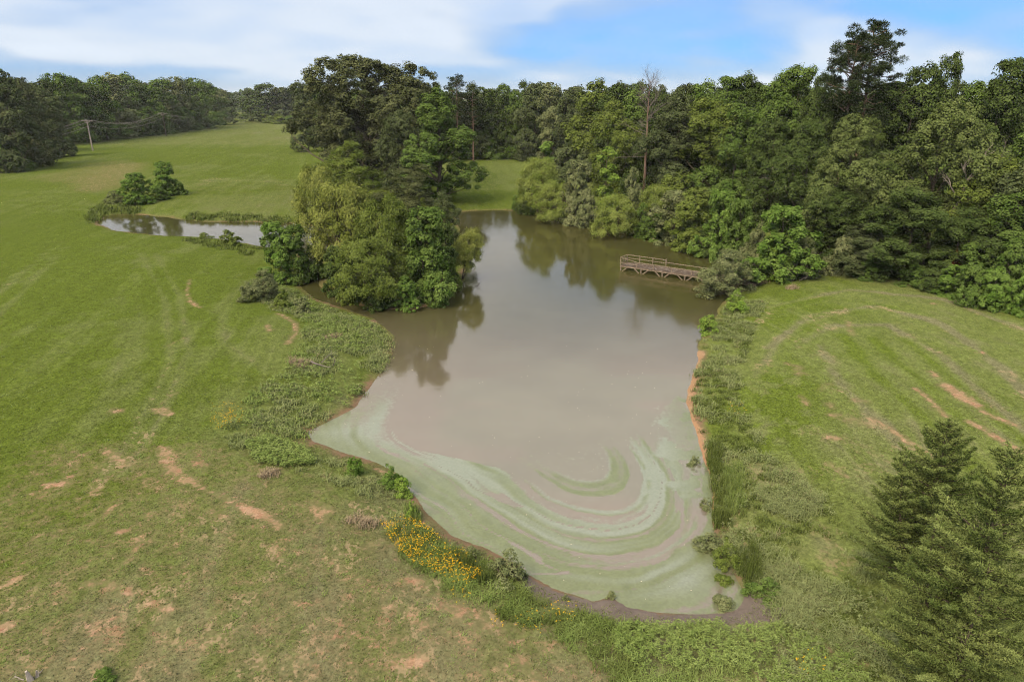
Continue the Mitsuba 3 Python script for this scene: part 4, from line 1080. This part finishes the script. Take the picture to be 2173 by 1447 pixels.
def leafy(pts, rng, per, h, L, W):
    """Broad-leaved weeds: narrow leaves spraying from stem tips."""
    idx = np.repeat(np.arange(len(pts)), per)
    n = len(idx)
    d = norm(rng.normal(size=(n, 3)) * [1, 1, .5] + [0, 0, .45])
    hs = (h * (.45 + .75 * rng.random(len(pts))))[idx] * (1 - .55 * rng.random(n) ** 2)
    pos = pts[idx] + np.c_[0 * hs, 0 * hs, hs] + d * L * .5
    nn = norm(np.cross(d, rng.normal(size=(n, 3))) * .5 + [0, 0, 1])
    return leaves(pos, nn, d, L * (.6 + .7 * rng.random(n)), W, np.clip(rng.random(len(pts))[idx] * .6 + rng.random(n) * .5, 0, 1), np.ones(n), .1)


def patchy(scale, lo, seed):
    return lambda xy: np.clip((meshkit.fbm(np.c_[xy * scale, 0 * xy[:, 0]], 3, seed) - lo) / .12, 0, 1)


def stuff(key, m, bsdf, label, cat='grass'):
    k = put(key, m, bsdf)
    tag(k, label, cat, kind='stuff')


RB = region([(1486, 722), (1512, 690), (1545, 640), (1625, 640), (1600, 700), (1565, 790), (1585, 880), (1640, 975), (1740, 1060), (1815, 1150), (1880, 1290), (1930, 1447), (1930, 1500), (1640, 1500), (1655, 1330), (1610, 1250), (1535, 1160), (1524, 1050), (1508, 960), (1480, 870), (1470, 830), (1480, 770)])
RBn = RB.intersection(shapely.box(0, 0, 60, 34))
RBf = RB.intersection(shapely.box(0, 34, 60, 90))
BB = region([(820, 1118), (900, 1105), (950, 1150), (1050, 1180), (1110, 1240), (1200, 1275), (1300, 1310), (1480, 1322), (1650, 1318), (1680, 1380), (1660, 1500), (1330, 1500), (1250, 1400), (1160, 1345), (1030, 1290), (930, 1240), (850, 1180)])
LEAF = region([(1310, 1322), (1480, 1312), (1640, 1322), (1780, 1380), (1850, 1450), (1800, 1500), (1500, 1500), (1380, 1450), (1300, 1380)])
LB = region([(655, 925), (560, 905), (478, 910), (500, 860), (600, 800), (640, 735), (648, 690), (560, 650), (520, 610), (540, 590), (630, 612), (715, 655), (790, 680), (836, 712), (828, 750), (780, 820), (705, 882)])
LC = region([(470, 930), (520, 915), (640, 930), (665, 960), (740, 975), (800, 992), (850, 1020), (866, 1060), (890, 1110), (840, 1110), (800, 1060), (720, 1030), (640, 1000), (520, 985)])
BRIGHT = region([(520, 945), (575, 922), (640, 942), (672, 978), (610, 995), (540, 985)])
rng = np.random.default_rng(30)
stuff('tall_grass', tussocks(scatter(RBn.difference(LEAF), 13, rng, keep=patchy(.6, .40, 5)), rng, 30, .13, .50, .011, .85), 'blade_tall', 'grey green tall grass on the near part of the right bank')
stuff('tall_grass', tussocks(scatter(RBf, 7, rng, keep=patchy(.5, .38, 6)), rng, 22, .18, .40, .020, .8), 'blade_tall', 'tall grass on the far part of the right bank')
stuff('tall_grass', tussocks(scatter(RB, 4.0, rng, keep=patchy(.35, .40, 7)), rng, 28, .14, .34, .016, .6), 'blade_dark', 'darker green tufts among the tall grass of the right bank')
stuff('tall_grass', tussocks(scatter(LB, 6, rng, keep=patchy(.4, .40, 8)), rng, 22, .20, .36, .024, .75), 'blade_tall', 'tall pale grass on the left bank of the pond')
stuff('tall_grass', tussocks(scatter(LB, 4, rng, keep=patchy(.3, .44, 9)), rng, 22, .20, .32, .022, .75), 'blade_fresh', 'fresh green grass on the left bank of the pond')
stuff('tall_grass', tussocks(scatter(LC, 9, rng, keep=patchy(.6, .40, 10)), rng, 20, .14, .36, .015, .7), 'blade_tall', 'tall thin grass on the near left shore')
stuff('tall_grass', tussocks(scatter(BB.difference(LEAF), 12, rng, keep=patchy(.6, .33, 11)), rng, 24, .13, .42, .012, .75), 'blade_dark', 'dense green grass on the bottom shore of the pond')
stuff('tall_grass', tussocks(scatter(BB, 10, rng, keep=patchy(.7, .42, 12)), rng, 22, .13, .40, .011, .8), 'blade_fresh', 'fresh green grass on the bottom shore of the pond')
stuff('leafy_weeds', leafy(scatter(LEAF, 55, rng, keep=patchy(.7, .30, 13)), rng, 13, .42, .15, .034), 'blade_fresh', 'bright leafy weeds at the bottom right of the pond', 'weeds')
stuff('leafy_weeds', leafy(scatter(BRIGHT, 50, rng), rng, 12, .40, .17, .045), 'blade_fresh', 'bright leafy weeds on the left shore beside the yellow flowers', 'weeds')
stuff('leafy_weeds', leafy(scatter(RBn, 16, rng, keep=patchy(.4, .48, 14)), rng, 13, .50, .13, .030), 'blade_tall', 'broad leaved weeds on the near part of the right bank', 'weeds')
stuff('leafy_weeds', leafy(scatter(LB, 7, rng, keep=patchy(.3, .46, 15)), rng, 12, .38, .18, .05), 'blade_fresh', 'broad leaved weeds on the left bank', 'weeds')
SMALL = region([(400, 506), (480, 512), (560, 526), (530, 545), (440, 528), (390, 512)])
stuff('tall_grass', tussocks(scatter(SMALL, 2.0, rng), rng, 20, .3, .42, .035, .5), 'blade_dark', 'rough grass along the near edge of the small pond')
FARB = region([(965, 446), (1100, 438), (1112, 444), (1090, 446), (1000, 447)]).union(region([(380, 462), (640, 472), (640, 462), (400, 452)])).union(region([(195, 470), (220, 452), (300, 448), (300, 440), (200, 440), (175, 468)]))
stuff('tall_grass', tussocks(scatter(FARB, 1.2, rng), rng, 18, .4, .7, .05, .5), 'blade_dark', 'rough grass along the far shores of both ponds')
# reeds at the right waterline
REED = [([(1508, 945), (1524, 940), (1545, 1100), (1524, 1098)], 'dark reeds along the right waterline'), ([(1568, 1170), (1600, 1160), (1625, 1215), (1590, 1222)], 'dark clump of reeds in the muddy corner'), ([(975, 1180), (1010, 1195), (1040, 1225), (1000, 1228)], 'dark reeds beside the grey green water plant'), ([(862, 1072), (884, 1068), (884, 1098), (864, 1098)], 'short bright reeds on the left shore'), ([(1535, 985), (1572, 980), (1575, 1060), (1545, 1080)], 'second band of reeds behind the right waterline')]
for i, (px, lab) in enumerate(REED):
    rg = region(px).buffer(.12)
    stuff('reeds', tussocks(scatter(rg, 26, rng), rng, 26, .08, .75 if i < 3 else .6, .010, .18), 'blade_fresh' if i >= 3 else 'blade_dark', lab, 'reeds')
STRAW = [((640, 772), 1.0, 'tan tussock of dead grass beside the fallen log'), ((704, 716), .7, 'small pinkish tussock of dead grass on the left bank'), ((772, 1108), .8, 'flattened straw tussock left of the yellow flowers'), ((572, 1008), .6, 'low straw tussock below the bright leafy weeds'), ((1682, 612), .7, 'tan tussock of dead grass at the brush tangle'), ((1612, 600), .9, 'pale dry grass at the land end of the pier')]
for (px, py), s, lab in STRAW:
    p = at(px, py)
    q = p + np.c_[rng.normal(size=(26, 2)) * .45 * s, np.zeros(26)]
    q[:, 2] = land(q[:, 0], q[:, 1])
    k = put('dead_grass', tussocks(q, rng, 16, .12, .55 * s, .013, .6), 'blade_straw')
    tag(k, lab, 'grass tussock')
# individual shore plants
for px, yt, yb, w, pal, kind, lab in [(751, 966, 1008, 36, 'bright', 'small_bush', 'smaller round weed bush on the left shore'), (826, 982, 1036, 52, 'bright', 'small_bush', 'larger bright weed bush on the left shore'), (852, 1008, 1050, 38, 'lime', 'small_bush', 'lime green weed bush right of the larger one on the left shore'), (872, 1058, 1102, 32, 'lime', 'small_bush', 'slim lime green weed bush at the orange soil of the left shore'),
                                  (1078, 1162, 1234, 84, 'sage', 'small_bush', 'grey green water plant at the bottom shore beside the yellow flowers'), (998, 1155, 1180, 44, 'sage', 'small_bush', 'small dark water plant at the shore above the yellow flowers'), (1476, 964, 990, 40, 'sage', 'small_bush', 'low water weed beside the orange right shore'),
                                  (1500, 1052, 1078, 36, 'sage', 'small_bush', 'low water weed below the end of the orange right shore'), (1506, 1128, 1168, 56, 'sage', 'small_bush', 'water weed at the right waterline above the muddy corner'), (1545, 1140, 1205, 70, 'moss', 'small_bush', 'broad green weed clump at the muddy corner'),
                                  (1536, 1218, 1240, 44, 'moss', 'small_bush', 'small weed in the shallow muddy corner'), (1536, 1262, 1288, 50, 'sage', 'small_bush', 'low sprawling weed on the mud'), (1632, 1225, 1262, 80, 'mid', 'small_bush', 'green weed clump right of the mud'),
                                  (1298, 1250, 1268, 22, 'sage', 'small_bush', 'tiny dark weed on the mud spit'), (1200, 1254, 1272, 20, 'sage', 'small_bush', 'tiny dark weed left of the mud spit'), (1106, 1205, 1226, 26, 'dusk', 'small_bush', 'dark weed right of the grey green water plant'), (212, 1420, 1446, 70, 'mid', 'small_bush', 'low green weed at the bottom edge near the stump')]:
    tree('shore_plant', kind, px, yt, yb, w, pal, lab, 'plant', crown='foliage', wood='stem')

# lawn: short blades over the near turf
rng = np.random.default_rng(33)
lawn = shapely.box(-34, 16.5, 34, 46).difference(unary := shapely.union_all([RB, BB, LB, POND.buffer(.4), LEAF]))
view = region([(-60, 640), (2233, 640), (2233, 1500), (-60, 1500)])
pts = scatter(lawn.intersection(view), 150, rng, cap=240000, keep=lambda xy: np.clip((30 / np.maximum(np.hypot(xy[:, 0], xy[:, 1]), 20)) ** 2.2, 0, 1))
bv = np.zeros(len(pts))
lines_ = [(LineString([flat(a, b, .6) for a, b in q_]), wd, st) for q_, wd, st in SOIL]
for L, wd, st in lines_:
    x0, y0, x1, y1 = L.bounds
    m = np.where((pts[:, 0] > x0 - 2) & (pts[:, 0] < x1 + 2) & (pts[:, 1] > y0 - 2) & (pts[:, 1] < y1 + 2))[0]
    bv[m] = np.maximum(bv[m], st * np.exp(-(shapely.distance(L, shapely.points(pts[m, 0], pts[m, 1])) / wd) ** 2))
keep = bv + (meshkit.fbm(pts * [2.3, 2.3, 0], 3, 4) - .5) * .7 < .42
pts = pts[keep]
dd = np.clip(dryness(pts[:, 0], pts[:, 1]) + .12 * rng.normal(size=len(pts)), 0, 1)
stuff('lawn_grass', blades(rng, pts - [0, 0, .02], .05 + .11 * rng.random(len(pts)) ** 3, .011 + .008 * rng.random(len(pts)), .9, v=dd), 'blade_turf', 'short mown grass of the near fields')

# loose taller tufts and weeds over the fields
wild = region([(-80, 480), (520, 530), (640, 700), (480, 920), (820, 1130), (1250, 1420), (1300, 1520), (-80, 1520)]).union(region([(1600, 660), (1900, 620), (2260, 720), (2260, 1100), (1900, 1080), (1640, 940)]))
q = scatter(wild, 2.2, rng, cap=9000, keep=lambda xy: np.clip((meshkit.fbm(np.c_[xy * .22, 0 * xy[:, 0]], 4, 21) - .44) / .12, 0, 1) * np.clip((26 / np.hypot(xy[:, 0], xy[:, 1])) ** 1.2, 0, 1))
stuff('field_weeds', tussocks(q, rng, 13, .09, .13, .012, .9), 'blade_fresh', 'scattered green tufts over the mown fields', 'weeds')
q = scatter(region([(100, 960), (520, 920), (820, 1130), (1250, 1420), (1300, 1520), (0, 1520), (0, 1100)]), 1.6, rng, cap=4000, keep=patchy(.5, .47, 23))
stuff('field_weeds', tussocks(q, rng, 12, .12, .09, .008, 1.0), 'blade_straw', 'dry straw lying over the near left field', 'straw')

# yellow wildflowers
FLOW = [([(822, 1118), (850, 1106), (890, 1118), (930, 1150), (975, 1180), (1012, 1220), (985, 1240), (940, 1222), (880, 1195), (850, 1165)], 1050, 'dense patch of yellow wildflowers on the bottom left shore'), ([(462, 884), (508, 878), (512, 908), (462, 925)], 220, 'patch of yellow wildflowers left of the bright leafy weeds'),
        ([(970, 1262), (984, 1262), (982, 1290), (970, 1285)], 22, 'few yellow wildflowers below the dense patch'), ([(1050, 1318), (1066, 1322), (1062, 1340), (1050, 1335)], 16, 'tiny group of yellow wildflowers by the dry soil at the bottom'), ([(1160, 1300), (1205, 1284), (1215, 1310), (1150, 1345), (1105, 1330)], 80, 'scattered yellow wildflowers on the bottom shore'), ([(1548, 866), (1570, 862), (1572, 884), (1552, 886)], 26, 'small group of yellow wildflowers on the right bank'),
        ([(1702, 1406), (1730, 1402), (1734, 1430), (1706, 1430)], 26, 'few yellow wildflowers among the leafy weeds at the bottom right')]
rng = np.random.default_rng(40)
for px, n, lab in FLOW:
    rg = region(px)
    q = scatter(rg.buffer(.3), n * 3 / rg.buffer(.3).area, rng, cap=n, keep=lambda xy: .25 + .75 * np.clip((meshkit.fbm(np.c_[xy * 1.2, 0 * xy[:, 0]], 3, 3) - .38) / .14, 0, 1))
    q[:, 2] += (.50 if rg.centroid.y > 34 else .34) + .26 * rng.random(len(q))
    nn = norm(rng.normal(size=(len(q), 3)) * .45 + [0, -.25, 1])
    t1 = norm(rng.normal(size=(len(q), 3)))
    s = (.040 + .030 * rng.random(len(q)))
    m = join([leaves(q, nn, t1, s, s * .62, rng.random(len(q)), np.ones(len(q))), leaves(q + nn * .004, nn, np.cross(nn, t1), s, s * .62, rng.random(len(q)), np.ones(len(q)))])
    stuff('wildflowers', m, 'petal', lab, 'flowers')
# pale flecks floating on the water
q = np.c_[rng.uniform(-11, 13, 230), 23 + 32 * rng.random(230) ** 1.8]
q = q[pond_distance(q[:, 0], q[:, 1]) < -.6]
q = np.c_[q, .012 + 0 * q[:, 0]]
z1 = np.tile([0, 0, 1.0], (len(q), 1))
t1 = norm(rng.normal(size=(len(q), 3)) * [1, 1, 0])
s = .035 + .05 * rng.random(len(q)) ** 3
stuff('floating_petals', leaves(q, z1, t1, s * 1.3, s, rng.random(len(q)), np.ones(len(q))), 'fleck', 'pale petals and leaves floating on the pond', 'petals')

# ------------------------------------------------------------------ air
scene['air'] = {'type': 'homogeneous', 'albedo': rgb(.93, .95, .97), 'sigma_t': .00007}
scene['haze'] = {'type': 'cube', 'to_world': T().translate([0, 2000, 23.5]).scale([3000, 2300, 26.5]), 'bsdf': {'type': 'null'}, 'interior': {'type': 'ref', 'id': 'air'}}
labels['haze'] = {'kind': 'stuff', 'label': 'thin humid air over the fields'}
